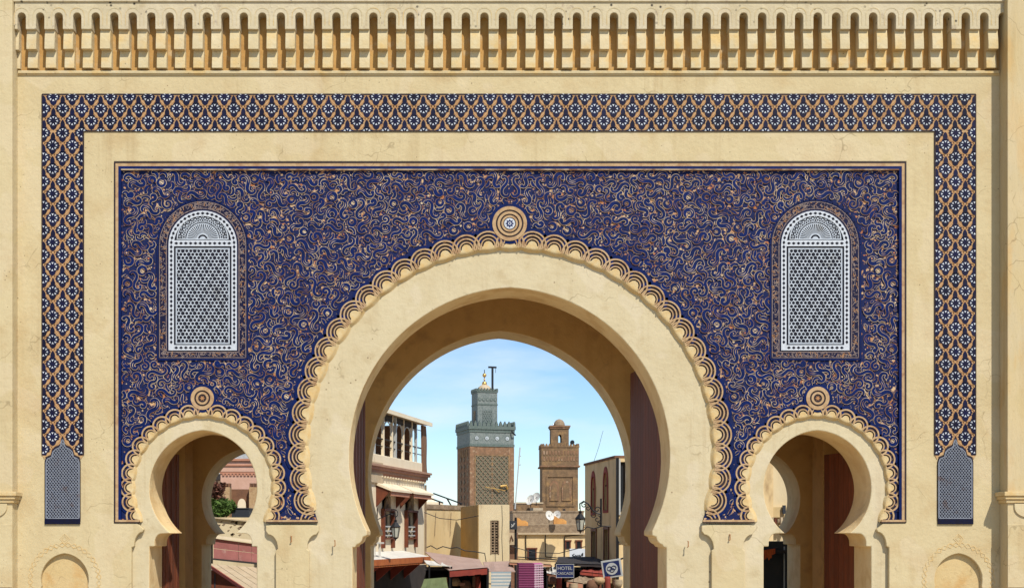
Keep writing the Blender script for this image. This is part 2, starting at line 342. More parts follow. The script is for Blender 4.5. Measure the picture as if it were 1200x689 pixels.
# ------------------------------------------------------------------ cornice of niches
corn = link('cornice', None, gate)
YC = -.29
slots = [25.2+i*(1175.2-25.2)/53 for i in range(54)]
cx_ = lambda x: 534+(x-534)*.9955+1.5*0
XC = lambda x: X0(x, YC)
comb = [(13+4, TOP), (13+4, 34.5)]
for s in slots:
    hw = 4.9
    comb += [(s-hw, 34.5)]+[(s-hw*math.cos(R(180*i/8)), 20-hw*math.sin(R(180*i/8))) for i in range(9)]+[(s+hw, 34.5)]
comb[1:1] = []
comb = [c for c in comb if 12 < c[0] < 1185]
comb += [(1184, 34.5), (1184, TOP)]
MB().prism(px2(comb, YC), YC, -.002).build('niche_slab', 'topwall', corn, bevel=.008)
gr = MB()
for s in slots:
    pts = [(s-8.4, 30)]+[(s-8.4*math.cos(R(180*i/10)), 18-8.4*math.sin(R(180*i/10))) for i in range(11)]+[(s+8.4, 30)]
    for i in range(len(pts)-1):
        a, b = Vector(pts[i]), Vector(pts[i+1]); d = (b-a).normalized(); nn = Vector((-d.y, d.x))*.45
        gr.face([P(*(a+nn), YC-.004), P(*(b+nn), YC-.004), P(*(b-nn), YC-.004), P(*(a-nn), YC-.004)])
gr.build('incised_arch', 'cornice', corn)
MB().box(X0(13, YC), X0(1184, YC), YC-.03, YC-.001, Z0(3, YC), Z0(3, YC)+.6).build('upper_band', 'topwall', corn, bevel=.01)
bm = MB(); wd = (slots[1]-slots[0]-9.8)/60
def tier(b, z0, z1, yt, yb, w0, m=0):   # one curved step of a bracket; the face leans
    n = 4; prev = None
    prof = []
    for i in range(n+1):
        t = i/n; prof.append((z1+(z0-z1)*t, yt+(yb-yt)*(1-(1-t)**2)))
    for i in range(n):
        (za, ya), (zb, yb_) = prof[i], prof[i+1]
        b.idx([(-w0, ya, za), (w0, ya, za), (w0, yb_, zb), (-w0, yb_, zb), (-w0, 0, za), (w0, 0, za), (w0, 0, zb), (-w0, 0, zb)],
              [(3, 2, 1, 0), (0, 4, 7, 3), (1, 2, 6, 5)]+([(0, 1, 5, 4)] if i == 0 else [])+([(3, 7, 6, 2)] if i == n-1 else []), m)
zA, zB, zC, zD = Z0(34.5, YC)-.001, Z0(35.5, -.26), Z0(59, -.20), Z0(81.5, -.1)
tier(bm, zC, zA, -.175, -.215, wd/2-.002)
tier(bm, zD, zC-.004, -.095, -.13, wd/2+.0)
bme = bm.mesh('bracket', 'cornice')
for i in range(53):
    s = (slots[i]+slots[i+1])/2
    link('bracket', bme, corn, loc=(X0(s+rnd.uniform(-.15, .15), -.28)-GL[0], -.052-rnd.uniform(-.006, .006), 0)).scale = (rnd.uniform(.93, 1.04), rnd.uniform(.95, 1.05), 1)
for x in (18.7, 1180.5):
    e = MB(); tier(e, zC, zA, -.175, -.215, .03); tier(e, zD, zC-.004, -.095, -.13, .03); link('end_bracket', e.mesh('end_bracket', 'cornice'), corn, loc=(X0(x, -.28)-GL[0], -.004, 0))
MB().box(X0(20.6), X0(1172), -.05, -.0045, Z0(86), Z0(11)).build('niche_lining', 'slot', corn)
MB().box(X0(20.5, -.16), X0(1172, -.16), -.145, -.101, Z0(86, -.16), Z0(82.5, -.16)).build('fillet', 'cornice', corn, bevel=.008)
MB().box(X0(20.5, -.13), X0(1172, -.13), -.125, -.1, Z0(88, -.13), Z0(86, -.13)-.002).build('lower_fillet', 'cornice', corn, bevel=.005)

# ------------------------------------------------------------------ tile borders
YT = YF-.012
def clip(poly, x0, x1, y0, y1):
    for ax, v, sg in ((0, x0, 1), (0, x1, -1), (1, y0, 1), (1, y1, -1)):
        out = []
        for i in range(len(poly)):
            a, b = poly[i-1], poly[i]; ia, ib = (a[ax]-v)*sg >= 0, (b[ax]-v)*sg >= 0
            if ia != ib:
                t = (v-a[ax])/(b[ax]-a[ax]); out.append((a[0]+(b[0]-a[0])*t, a[1]+(b[1]-a[1])*t))
            if ib: out.append(b)
        poly = out
        if len(poly) < 3: return []
    return poly
def star(r0, r1, n=8, a=0.):
    return [((r0 if i % 2 == 0 else r1)*math.cos(math.pi*i/n+a), (r0 if i % 2 == 0 else r1)*math.sin(math.pi*i/n+a)) for i in range(2*n)]
def motif_polys():
    out = []   # (poly, material, height)
    leaf = [(0, -14.2), (1.4, -12.6), (2.3, -10.4), (2.4, -8), (1.6, -5), (-1.6, -5), (-2.4, -8), (-2.3, -10.4), (-1.4, -12.6)]
    body = [(0, 9.8), (-2.6, 7.6), (-3.4, 6.2)]
    out.append((leaf, 0, .004))
    for i in range(8):
        a = math.pi*i/4+math.pi/8
        p = lambda r, da: (r*math.cos(a+da), r*math.sin(a+da))
        out.append(([p(0, 0), p(5.9, -.36), p(7.4, 0), p(5.9, .36)], 0, .004))
    out.append(([(0, 9.8), (-2.5, 8.2), (-3.8, 5), (3.8, 5), (2.5, 8.2)], 0, .0045))
    out.append(([(7.9, 0), (6, 1.6), (4, 0), (6, -1.6)], 0, .0045)); out.append(([(-7.9, 0), (-6, -1.6), (-4, 0), (-6, 1.6)], 0, .0045))
    for i in range(8):
        a = math.pi*i/4
        p = lambda r, da: (r*math.cos(a+da), r*math.sin(a+da))
        out.append(([p(2.6, 0), p(3.8, -.17), p(5.1, -.22), p(4.5, 0), p(5.1, .22), p(3.8, .17)], 1, .008))
    out.append(([(2.8*math.cos(math.pi*i/4+.39), 2.8*math.sin(math.pi*i/4+.39)) for i in range(8)], 0, .010))
    return out
MOT = [([(x*1.12, y*1.09) for x, y in p_], m_, h_) for p_, m_, h_ in motif_polys()]; MOTC = {}
def motif_mesh(cx, cy, x0, x1, y0, y1, sx=1.):
    k = [round(v, 1) for v in (max(x0-cx, -9), min(x1-cx, 9), max(y0-cy, -18), min(y1-cy, 11))]; key = tuple(k)
    if key in MOTC: return MOTC[key]
    b = MB()
    for poly, m, h in MOT:
        q = clip(poly, *[k[0]+.5*(k[0] > -9), k[1]-.5*(k[1] < 9), k[2]-.4, k[3]+.4])
        if q and len(q) >= 3:
            u = (DIST+YT)/F
            b.face([(x*u, -h, -y*u) for x, y in q[::-1]], m)
            if m == 0 and h == .004:
                for i in range(len(q)):
                    a, c = q[i-1], q[i]; b.face([(a[0]*u, -h, -a[1]*u), (c[0]*u, -h, -c[1]*u), (c[0]*u, 0, -c[1]*u), (a[0]*u, 0, -a[1]*u)], m)
    MOTC[key] = b.mesh('star_tile', ['navy', 'white']) if b.f else None
    return MOTC[key]
def lattice_poly(cx, side):
    """outline of the pointed lattice panel at the foot of a border column"""
    h = [(20.3, 609), (20.3, 541), (18.8, 536.5), (13.2, 534), (12, 528), (8.5, 524.5), (4, 522.5), (2.2, 520), (1.8, 516), (0, 512)]
    return [(cx+x, y) for x, y in h]+[(cx-x, y) for x, y in h[::-1]][1:]
def offset_poly(poly, cx, cy, s): return [(cx+(x-cx)*s, cy+(y-cy)*s) for x, y in poly]
def border(name, x0, x1, y0, y1, rows, foot=None):
    bd = link(name, None, gate)
    if foot:
        lp = lattice_poly(foot, 1); top = [p for p in lp if p[1] < 560]
        poly = [(x0, y0), (x1, y0), (x1, 533), (foot+21.5, 533+5)]+[(foot+(x-foot)*1.06, y-1.4) for x, y in top if 510 < y < 541]+[(foot-21.5, 538), (x0, 533)]
        inner = [p for p in poly]
    else: inner = [(x0, y0), (x1, y0), (x1, y1), (x0, y1)]
    bx = 534+0*x0
    cxm, cym = (x0+x1)/2, (y0+y1)/2
    if foot: MB().prism(px2(inner, YT), YT, YF+.002).build('clay_bed', 'orange', bd)
    else: MB().prism(px2(inner, YT), YT, YF+.002).build('clay_bed', 'orange', bd)
    ed = MB()
    segs = [((x0, y0), (x1, y0))] if not foot else []
    if foot: segs += [((x0, y0), (x0, 533)), ((x1, y0), (x1, 533))]
    else: segs += [((97.6, y1), (1095.6, y1)), ((x0, y0), (x0, y1)), ((x1, y0), (x1, y1))]
    for (ax, ay), (bx_, by) in segs:
        e = .8
        ed.box(X0(min(ax, bx_)-e*(ax == bx_), YT), X0(max(ax, bx_)+e*(ax == bx_), YT), YT-.006, YF, Z0(max(ay, by)+e*(ay == by), YT), Z0(min(ay, by)-e*(ay == by), YT))
    ed.build('joint_line', 'ink', bd)
    og = MB()
    for cx, cy in rows:
        if not (x0-6 < cx < x1+6 and y0-8 < cy < y1+16): continue
        if foot and cy > 500 and abs(cx-foot) < 24-(540-cy)*.55+4 and cy > 512-abs(cx-foot)*.0: 
            if abs(cx-foot) < 17: continue
        if foot and cy > 536: continue
        me = motif_mesh(cx, cy, x0, x1, y0, y1 if not foot else 533)
        if me: link('star_tile', me, bd, loc=(X0(cx+rnd.uniform(-.2, .2), YT)-GL[0], YT-rnd.uniform(0, .004), Z0(cy+rnd.uniform(-.2, .2), YT))).rotation_euler = (rnd.uniform(-.01, .01), rnd.uniform(-.03, .03), 0)
        for sg in (-1, 1):      # ogee line of the lattice round the motif
            pts = [(cx+sg*q, cy+v) for q, v in ((0, -19.5), (2.4, -17), (4.2, -13), (5.5, -9.6), (8.8, -6.2), (9.9, -1), (9.2, 4), (6, 8.2), (2.2, 11), (0, 13.5))]
            pts = [p for p in pts if x0+.6 < p[0] < x1-.6 and y0+.6 < p[1] < (y1 if not foot else 533)-.6]
            for i in range(len(pts)-1):
                a, b = Vector(pts[i]), Vector(pts[i+1])
                if (b-a).length > 7: continue
                d = (b-a).normalized(); nn = Vector((-d.y, d.x))*.38
                og.face([P(*(a+nn), YT-.003), P(*(b+nn), YT-.003), P(*(b-nn), YT-.003), P(*(a-nn), YT-.003)])
    og.build('ogee_line', 'rust2', bd, kind='stuff')
    return bd
M['rust2'] = MAT('burnt_clay', (.36, .18, .075), rough=.9)
def rows_col(mid, y0, y1, half=11.5):
    o = []
    n = 0; y = 113.6
    while y < y1+16:
        xs = (mid-half, mid+half) if n % 2 == 0 else (mid-2*half+.7, mid, mid+2*half-.7)
        o += [(x, y) for x in xs if 1]; n += 1; y += 14.22
    return o
LC, RC = 73.3, 1119.6
border('tile_border_side', 49.5, 97.6, 153.8, 533, rows_col(LC, 153, 533), LC)
border('tile_border_side', 1095.6, 1143.2, 153.8, 533, rows_col(RC, 153, 533), RC)
rt = []
pt = (RC-11.5-(LC+11.5))/46
for n in range(4):
    y = 113.6+14.22*n
    for i in range(-2, 50):
        rt.append(((LC+11.5)+i*pt+(pt/2 if n % 2 else 0), y))
border('tile_border_top', 49.5, 1143.2, 111, 153.75, rt)

# lattice panels below the side borders
def inside(poly, x, y):
    c = False
    for i in range(len(poly)):
        (x1, y1), (x2, y2) = poly[i-1], poly[i]
        if (y1 > y) != (y2 > y) and x < (x2-x1)*(y-y1)/(y2-y1)+x1: c = not c
    return c
def cut_lines(poly, slope, sp, off=0):
    """pieces of parallel lines inside a polygon"""
    out = []; L_ = math.hypot(1, slope); dx, dy = 1/L_, slope/L_; nx, ny = -dy, dx
    ds = [p[0]*nx+p[1]*ny for p in poly]; d = math.floor(min(ds)/sp)*sp+off
    while d < max(ds):
        ts = []
        for i in range(len(poly)):
            a, b = poly[i-1], poly[i]; da, db = a[0]*nx+a[1]*ny-d, b[0]*nx+b[1]*ny-d
            if (da > 0) != (db > 0):
                t = da/(da-db); q = (a[0]+(b[0]-a[0])*t, a[1]+(b[1]-a[1])*t); ts.append(q[0]*dx+q[1]*dy)
        ts.sort()
        for i in range(0, len(ts)-1, 2):
            if ts[i+1]-ts[i] > .6: out.append(((nx*d+dx*ts[i], ny*d+dy*ts[i]), (nx*d+dx*ts[i+1], ny*d+dy*ts[i+1])))
        d += sp
    return out
for mid in (LC, RC):
    lw = link('lattice_window', None, gate)
    lp = lattice_poly(mid, 1)
    MB().prism(px2(offset_poly(lp, mid, 562, 1.035), YT), YT-.004, YF+.001).build('dark_edge', 'ink', lw)
    MB().prism(px2(lp, YT), YT-.008, YT-.003).build('glazed_bed', 'navy', lw)
    MB().box(X0(mid-20.8, YT), X0(mid+20.8, YT), YT-.02, YF+.001, Z0(614, YT), Z0(608, YT)).build('blue_sill', 'navy', lw, bevel=.004)
    lt = MB(); q = offset_poly(lp, mid, 562, .955)
    for sl in (1.25, -1.25):
        for a, b in cut_lines(q, sl, 2.62):
            a, b = Vector(a), Vector(b); d = (b-a).normalized(); nn = Vector((-d.y, d.x))*(.36); yy = YT-.022-(.003 if sl > 0 else 0)
            A = [P(*(a+nn), yy), P(*(b+nn), yy), P(*(b-nn), yy), P(*(a-nn), yy)]
            lt.face(A); 
            for i in range(4):
                c, e = A[i], A[(i+1) % 4]; lt.face([c, e, (e[0], YT-.008, e[2]), (c[0], YT-.008, c[2])])
    for i in range(len(q)):
        a, b = Vector(q[i-1]), Vector(q[i]); d = (b-a).normalized(); nn = Vector((-d.y, d.x))*.6; yy = YT-.028
        lt.face([P(*(a+nn), yy), P(*(b+nn), yy), P(*(b-nn), yy), P(*(a-nn), yy)])
    lt.build('trellis', 'grille2', lw)

# ------------------------------------------------------------------ scroll panel
panel = link('scroll_panel', None, gate)
YP = -.055
RB, RS = 240.0, 83.5
CB, CSY = 530.0, 570.0
def bite(cx, cy, r, base, side):
    a = math.degrees(math.asin((base-cy)/r)); return arc(cx, cy, r, 180+a, -a, 40)
BASE = 611.5
bed = [(PX0+.3, BASE)]+bite(MID-360, CSY, RS, BASE, 0)+bite(MID, CB, RB, BASE, 0)+bite(MID+360, CSY, RS, BASE, 0)+[(PX1-.3, BASE), (PX1-.3, PY0+.3), (PX0+.3, PY0+.3)]
MB().prism(px2(bed, YP), YP, -.001).build('clay_bed', 'bed', panel)
# framing lines
for (x0, x1, y0, y1, yy, mt, nm) in ((133.5, 1062, 189.5, 191.3, -.112, 'ink', 'joint_line'), (133.5, 135.2, 191.3, 612.5, -.112, 'ink', 'joint_line'), (1060.3, 1062, 191.3, 612.5, -.112, 'ink', 'joint_line'),
        (135.2, 1060.3, 191.3, 195, -.107, 'tan', 'frame_line'), (135.2, 138.6, 195, 611, -.107, 'tan', 'frame_line'), (1056.9, 1060.3, 195, 611, -.107, 'tan', 'frame_line'),
        (138.6, 1056.9, 195, 198.2, -.110, 'blue', 'blue_line'), (138.6, 141.8, 198.2, 611, -.110, 'blue', 'blue_line'), (1053.7, 1056.9, 198.2, 611, -.110, 'blue', 'blue_line'),
        (141.8, 1053.7, 198.2, 199.2, -.113, 'line', 'joint_line')):
    MB().box(X0(x0, yy), X0(x1, yy), yy, YP+.01, Z0(y1, yy), Z0(y0, yy)).build(nm, mt, panel)
for x0, x1 in ((135, 163), (312, 372), (2*MID-372, 2*MID-312), (2*MID-163, 1061)):
    MB().box(X0(x0, -.11), X0(x1, -.11), -.118, YP+.01, Z0(611.2, -.11), Z0(608.8, -.11)).build('frame_line', 'tan', panel)
    MB().box(X0(x0, -.11), X0(x1, -.11), -.113, YP+.01, Z0(612.6, -.11), Z0(611.2, -.11)-.001).build('joint_line', 'ink', panel)
# blue margin and dark bed under the interlaced scallops
def annulus(mb, cx, cy, r0, r1, yy, yb, a0, a1, n=90, m=0):
    for i in range(n):
        t0, t1 = a0+(a1-a0)*i/n, a0+(a1-a0)*(i+1)/n
        q = [(cx+r*math.cos(R(t)), cy-r*math.sin(R(t))) for r, t in ((r0, t0), (r1, t0), (r1, t1), (r0, t1))]
        A = [P(x, y, yy) for x, y in q]; mb.face(A, m)
        for j in (1, 3): 
            c, e = A[j], A[(j+1) % 4]; mb.face([c, e, (e[0], yb, e[2]), (c[0], yb, c[2])], m)
lob = {'main': (MID, CB, 243.5, 17.3, 18, 6.08, RB), 'l': (MID-360, CSY, 86, 11.6, 10, 11.35, RS), 'r': (MID+360, CSY, 86, 11.6, 10, 11.35, RS)}
for key, (cx, cy, rc, ro, nl, da, rb) in lob.items():
    am = math.degrees(math.asin((BASE-3-cy)/(rc+8)))
    b = MB(); annulus(b, cx, cy, rb+(2 if key == 'main' else .8), rc+ro-4, YP-.006, YP+.01, 90+90+am, -am); b.build('band_bed', 'ink', panel)
    b = MB()
    for i in range(-nl, nl+1):
        a = 90+i*da; lx, ly = cx+rc*math.cos(R(a)), cy-rc*math.sin(R(a))
        if ly > BASE-8: continue
        annulus(b, lx, ly, ro-1, ro+(3.2 if key == 'main' else 2.6), YP-.018, YP+.002, a-78, a+78, 14)
    b.build('blue_margin', 'blue', panel)
    # scallops
    rings = ((15.3, 17.1), (11.1, 12.7), (7.1, 8.5)) if key == 'main' else ((9.6, 11.5), (5.3, 6.6))
    for i in range(-nl, nl+1):
        a = 90+i*da; b = MB(); yy = YP-.022-(.003 if i % 2 else 0)
        lx, ly = cx+rc*math.cos(R(a)), cy-rc*math.sin(R(a))
        lim = 104
        jr = rnd.uniform(-.25, .25); lim += rnd.uniform(-3, 3)
        for r0, r1 in rings:
            n = 16; r0 += jr; r1 += jr+rnd.uniform(-.12, .12)
            for j in range(n):
                t0, t1 = a-lim+2*lim*j/n, a-lim+2*lim*(j+1)/n
                q = [(lx+r*math.cos(R(t)), ly-r*math.sin(R(t))) for r, t in ((r0, t0), (r1, t0), (r1, t1), (r0, t1))]
                if max(y for x, y in q) > BASE-2: continue
                A = [P(x, y, yy) for x, y in q]
                yb = YP-.012 if j not in (0, 1, n-1, n-2) else -.01
                b.face(A)
                for s in (1, 3):
                    c, e = A[s], A[(s+1) % 4]; b.face([c, e, (e[0], yb, e[2]), (c[0], yb, c[2])])
        if b.f: b.build('scallop', 'tan', panel)
    # plaster shells under each lobe, easing the band down to the ring
    b = MB()
    for i in range(-nl, nl+1):
        a = 90+i*da; lx, ly = cx+rc*math.cos(R(a)), cy-rc*math.sin(R(a))
        if ly > BASE-1: continue
        u = Vector((math.cos(R(a)), -math.sin(R(a)))); v = Vector((-u.y, u.x)); big = key == 'main'
        w0 = 5.4 if big else 3.9; w1 = 13.0 if big else 9.0; dn = 9 if big else 7.2; grid = []
        for j in range(9):
            t = j/8; row = []
            uu = w0*.95-(w0*.95+dn)*t
            wdt = w0*math.sqrt(max(.05, 1-(uu/w0)**2)) if uu > 0 else w0+(w1-w0)*min(1, (-uu/dn)*2.6)
            for k_ in range(9):
                s_ = (k_-4)/4; q = Vector((lx, ly))+v*(s_*wdt)+u*uu*(1-.25*s_*s_*(t > .5))
                sm = max(0, (t-.64)/.36); sm = sm*sm*(3-2*sm)
                dep = (YP-.017)*(1-sm)-.001*sm+.005*math.exp(-((s_*1.9)**2+((t-.3)*4)**2))+.004*math.exp(-((s_*1.7)**2+((t-.62)*6)**2))
                dep += -.003*math.cos(s_*math.pi*3)*math.exp(-((t-.6)*5)**2)
                row.append(P(q.x, q.y, min(dep, -.0012)-(.002 if i % 2 else 0)))
            grid.append(row)
        b.idx([p for r_ in grid for p in r_], [(r_*9+c, r_*9+c+1, (r_+1)*9+c+1, (r_+1)*9+c) for r_ in range(8) for c in range(8)])
    b.build('shell_fluting', 'shell', panel, smooth=True)
# crowns
def ringmesh(cx, cy, r0, r1, yy, yb, n=32):
    b = MB(); annulus(b, cx, cy, r0, r1, yy, yb, 0, 360, n); return b
for cx, cy, rs, r_blue, eye in ((MID-.7, 262, ((16.3, 20.3), (11.4, 14.3), (7.4, 9.6)), 24, 6.4), (MID-361, 466.5, ((9.4, 13.6), (4.9, 7.4)), 16.6, 3.9), (MID+360.5, 466.5, ((9.4, 13.6), (4.9, 7.4)), 16.6, 3.9)):
    cr_ = link('crown_roundel', None, panel)
    MB().disc(X0(cx, YP-.015), YP-.0155, Z0(cy, YP-.015), r_blue/60, 32, t=.01).build('blue_margin', 'blue', cr_) if False else None
    b = MB(); b.disc(X0(cx, YP-.02), YP-.0195, Z0(cy, YP-.02), r_blue/60, 36, 0, .01); b.disc(X0(cx, YP-.02), YP-.023, Z0(cy, YP-.02), rs[0][1]/60-.01, 36, 1, .003)
    for r0, r1 in rs: annulus(b, cx, cy, r0, r1, YP-.034, YP-.02, 0, 360, 36, 2)
    ex, ez = X0(cx, YP-.03), Z0(cy, YP-.03); u = 1/60
    if eye > 5:
        b.disc(ex, YP-.030, ez, 6.4*u, 24, 3, .008)
        b.face([(ex+x*u, YP-.032, ez+y*u) for x, y in star(5.2, 3.2, 8)], 0); b.disc(ex, YP-.034, ez, 2*u, 12, 3); b.disc(ex, YP-.036, ez, 1*u, 10, 0)
    else:
        b.face([(ex+x*u, YP-.027, ez+y*u) for x, y in star(3.2, 1.6, 6)], 4)
    # rebuild as one mesh part
    cr_.name = 'crown_roundel'; me = None
    COL.objects.unlink(cr_); bpy.data.objects.remove(cr_)
    b.build('crown_roundel', ['blue', 'ink', 'tan', 'white', 'rust2'], panel)

# scroll strokes
def free(x, y, pad=0):
    if not (143+pad < x and y > 200.5+pad and y < 606-pad): return False
    if x > MID+.1: x = 2*MID-x
    if math.hypot(x-MID, y-CB) < 262+pad or math.hypot(x-(MID-360), y-CSY) < 97.5+pad: return False
    if math.hypot(x-MID, y-262) < 22.5+pad or math.hypot(x-(MID-361), y-466.5) < 15.5+pad: return False
    wx = abs(x-237.5)
    if wx < 53.5+pad and 287 < y < 422+pad: return False
    if y <= 287 and math.hypot(wx, y-287) < 54+pad: return False
    return True
def stroke_pts(x, y, ang, ln, k0, k1, n=20):
    """curve whose bend runs from k0 to k1 (degrees per unit), centred on x, y"""
    pts = [(0., 0.)]; a = 0; ds = ln/n
    for i in range(n):
        t = (i+.5)/n; kk = k0+(k1-k0)*t
        kk *= 1+1.3*abs(2*t-1)**3
        a += R(kk)*ds; pts.append((pts[-1][0]+ds*math.cos(a), pts[-1][1]+ds*math.sin(a)))
    mx_ = sum(p[0] for p in pts)/len(pts); my_ = sum(p[1] for p in pts)/len(pts); c, s = math.cos(ang), math.sin(ang)
    return [(x+(p[0]-mx_)*c-(p[1]-my_)*s, y+(p[0]-mx_)*s+(p[1]-my_)*c) for p in pts]
def ribbon(mb, pts, wf, yy, m, skirt=None, flip=False):
    L_, R_ = [], []
    n = len(pts)
    for i, p in enumerate(pts):
        a, b = Vector(pts[max(i-1, 0)]), Vector(pts[min(i+1, n-1)]); d = (b-a); d = d.normalized() if d.length else Vector((1, 0))
        nn = Vector((-d.y, d.x))*wf(i/(n-1)); p = Vector(p); L_.append(P(*(p+nn), yy)); R_.append(P(*(p-nn), yy))
    k = len(L_)
    mb.idx(L_+R_, [(i, i+1, k+i+1, k+i) for i in range(k-1)], m)
    if skirt is not None:
        for row in (L_, R_):
            mb.idx(row+[Vector((q.x, skirt, q.z)) for q in row], [(i, i+1, k+i+1, k+i) for i in range(k-1)], m)
def blob(mb, x, y, r, yy, m, n=10):
    mb.face([P(x+r*math.cos(2*math.pi*i/n), y+r*math.sin(2*math.pi*i/n), yy) for i in range(n)], m)
occ = {}
def add_occ(p, w_):
    for x, y in p: occ.setdefault((int(x//5), int(y//5)), []).append((x, y, w_))
def clear(p, w_, gap):
    for x, y in p:
        i, j = int(x//5), int(y//5)
        for a in (i-1, i, i+1):
            for b in (j-1, j, j+1):
                for ox, oy, ow in occ.get((a, b), ()):
                    if (ox-x)**2+(oy-y)**2 < (ow+w_+gap)**2: return False
    return True
def spiral_pts(x, y, r, a0, s, turns=1.3, tail=9, n=26):
    p = []
    for i in range(n+1):
        t = i/n; rr = r*(1-t)**.85*.82+r*.18; th = a0+s*2*math.pi*turns*t; p.append((x+rr*math.cos(th), y+rr*math.sin(th)))
    # tail swinging the other way from the outer end
    dx, dy = p[0][0]-p[1][0], p[0][1]-p[1][1]; a = math.atan2(dy, dx); q = []; cx, cy = p[0]
    m = 9
    for i in range(m):
        a += s*R(rnd.uniform(14, 19)); cx += tail/m*math.cos(a); cy += tail/m*math.sin(a); q.append((cx, cy))
    return q[::-1]+p
def draw_scroll(p, wf, h, mb, mirror, knob=0, eye=0, vein=False):
    if mirror: p = [(2*MID-x, y) for x, y in p]
    ribbon(mb, p, lambda t: wf(t)+.42, h, 1, skirt=YP); ribbon(mb, p, lambda t: wf(t)+.02, h-.0008, 0)
    if knob: e = p[-1]; blob(mb, *e, knob+.45, h-.0004, 1); blob(mb, *e, knob, h-.0012, 0)
    if eye: blob(mb, *p[-1], eye, h-.0018, 2, 7)
    if vein: k = len(p); ribbon(mb, p[k//5:k//2], lambda t: .3*math.sin(math.pi*t)+.03, h-.0014, 1)
def s_pts(x, y, ang, r, ta, tb, n=24):
    """two bowls of opposite bend, of radius r, turning ta and tb degrees, tightening towards their ends"""
    pts = [(0., 0.)]; a = 0; tot = R(ta)*r+R(tb)*r; ds = tot/n; ca = ta/(ta+tb)
    for i in range(n):
        t = (i+.5)/n; sg = 1 if t < ca else -1; u = (ca-t)/ca if t < ca else (t-ca)/(1-ca)
        k = (1.0/r)*(.35+1.0*u if u < .65 else 1+.9*(u-.65)*2.5)*min(1, u*6+.2)
        a += sg*k*ds; pts.append((pts[-1][0]+ds*math.cos(a), pts[-1][1]+ds*math.sin(a)))
    mx_ = sum(p[0] for p in pts)/len(pts); my_ = sum(p[1] for p in pts)/len(pts); c, s = math.cos(ang), math.sin(ang)
    return [(x+(p[0]-mx_)*c-(p[1]-my_)*s, y+(p[0]-mx_)*s+(p[1]-my_)*c) for p in pts]
rest = MB(); items = []
for n in range(22000):
    x, y = rnd.uniform(142, MID-1), rnd.uniform(199.5, 608); ph = n/22000; s_ = rnd.choice((-1, 1)); an = rnd.uniform(0, 6.28)
    if not free(x, y, 1.2): continue
    if ph < .30: kind, w0 = 's', rnd.uniform(1.7, 2.35); p = s_pts(x, y, an, rnd.uniform(3.2, 4.9), rnd.uniform(190, 300), rnd.uniform(150, 280)); gp = -.5
    elif ph < .42: kind, w0 = 'ring', rnd.uniform(1.7, 2.3); r_ = rnd.uniform(3.4, 4.8); p = [(x+r_*math.cos(an+s_*i*.275), y+r_*math.sin(an+s_*i*.275)) for i in range(20)]; gp = -.6
    elif ph < .72: kind, w0 = 'spiral', rnd.uniform(1.3, 1.9); p = spiral_pts(x, y, rnd.uniform(3.6, 6.4), an, s_, rnd.uniform(.7, 1.2), rnd.uniform(5, 12), 20); gp = -1.0
    else: kind, w0 = 'comma', rnd.uniform(1.3, 2.0); p = stroke_pts(x, y, an, rnd.uniform(8, 15), rnd.uniform(12, 24)*s_, rnd.uniform(2, 9)*s_, 12); gp = -1.0
    if not all(free(a, b, 1.0) and a < MID-.6 for a, b in p): continue
    if not clear(p, w0, gp): continue
    add_occ(p, w0); items.append((p, w0, kind, (x, y)))
items.sort(key=lambda i: -i[1]*len(i[0]))
for n, (p, w0, kind, c_) in enumerate(items):
    wf = lambda t, w0=w0: w0*(.3+.7*math.sin(math.pi*min(1, t*.84+.10))**.7)
    h = YP-.012-rnd.random()*.010; kn = rnd.uniform(1.0, 1.25)*w0 if kind != 'ring' else 0; ey = kn*.5 if kn > 2 and rnd.random() < .6 else 0; st_ = rnd.random()
    for mi in (0, 1):
        b = MB() if n < 150 else rest
        if kind == 'ring':
            cx_e = c_[0] if not mi else 2*MID-c_[0]; blob(b, cx_e, c_[1], 2.9, YP-.007, 1 if st_ < .6 else 2, 9)
            for q in ((-.8, .8) if st_ < .5 else (0,)): ribbon(b, [(cx_e-2.6, c_[1]+q*2-1.6), (cx_e+2.6, c_[1]+q*2+1.6)], lambda t: .38, YP-.009, 0)
            if st_ > .5: ribbon(b, [(cx_e+2.4, c_[1]-2), (cx_e-2.4, c_[1]+2)], lambda t: .38, YP-.0095, 0)
        draw_scroll(p, wf, h, b, mi, kn, ey, w0 > 1.9)
        if n < 150: b.build('scroll', ['blue', 'line', 'rust'], panel)
# leaves, buds and cream tendrils that fit into the gaps
for n in range(26000):
    x, y = rnd.uniform(142, MID-.5), rnd.uniform(199.5, 608)
    if not free(x, y, .8): continue
    ph = n/26000; s_ = rnd.choice((-1, 1))
    if ph < .5: ln, w_, gap, k0, k1 = rnd.uniform(6, 12), rnd.uniform(1.2, 1.9), -.5, rnd.uniform(4, 16)*s_, rnd.uniform(-8, 8)*s_
    elif ph < .72: ln, w_, gap, k0, k1 = rnd.uniform(3, 5.5), rnd.uniform(.9, 1.3), -.15, rnd.uniform(0, 20)*s_, rnd.uniform(0, 12)*s_
    else: ln, w_, gap, k0, k1 = rnd.uniform(4, 10), .38, -.35, rnd.uniform(8, 24)*s_, rnd.uniform(0, 14)*s_
    p = stroke_pts(x, y, rnd.uniform(0, 6.28), ln, k0, k1, 8)
    if not all(free(a, b, .9) and a < MID-.6 for a, b in p) or not clear(p, w_, gap): continue
    add_occ(p, w_); h = YP-.009-rnd.random()*.006
    for mi in (0, 1):
        q = p if not mi else [(2*MID-a, b) for a, b in p]
        if ph < .72: draw_scroll(q, lambda t: w_*math.sin(math.pi*(t*.86+.1))**.8, h, rest, False)
        else: ribbon(rest, q, lambda t: w_*math.sin(math.pi*(t*.8+.12)), h, 1 if rnd.random() < .8 else 2, skirt=YP)
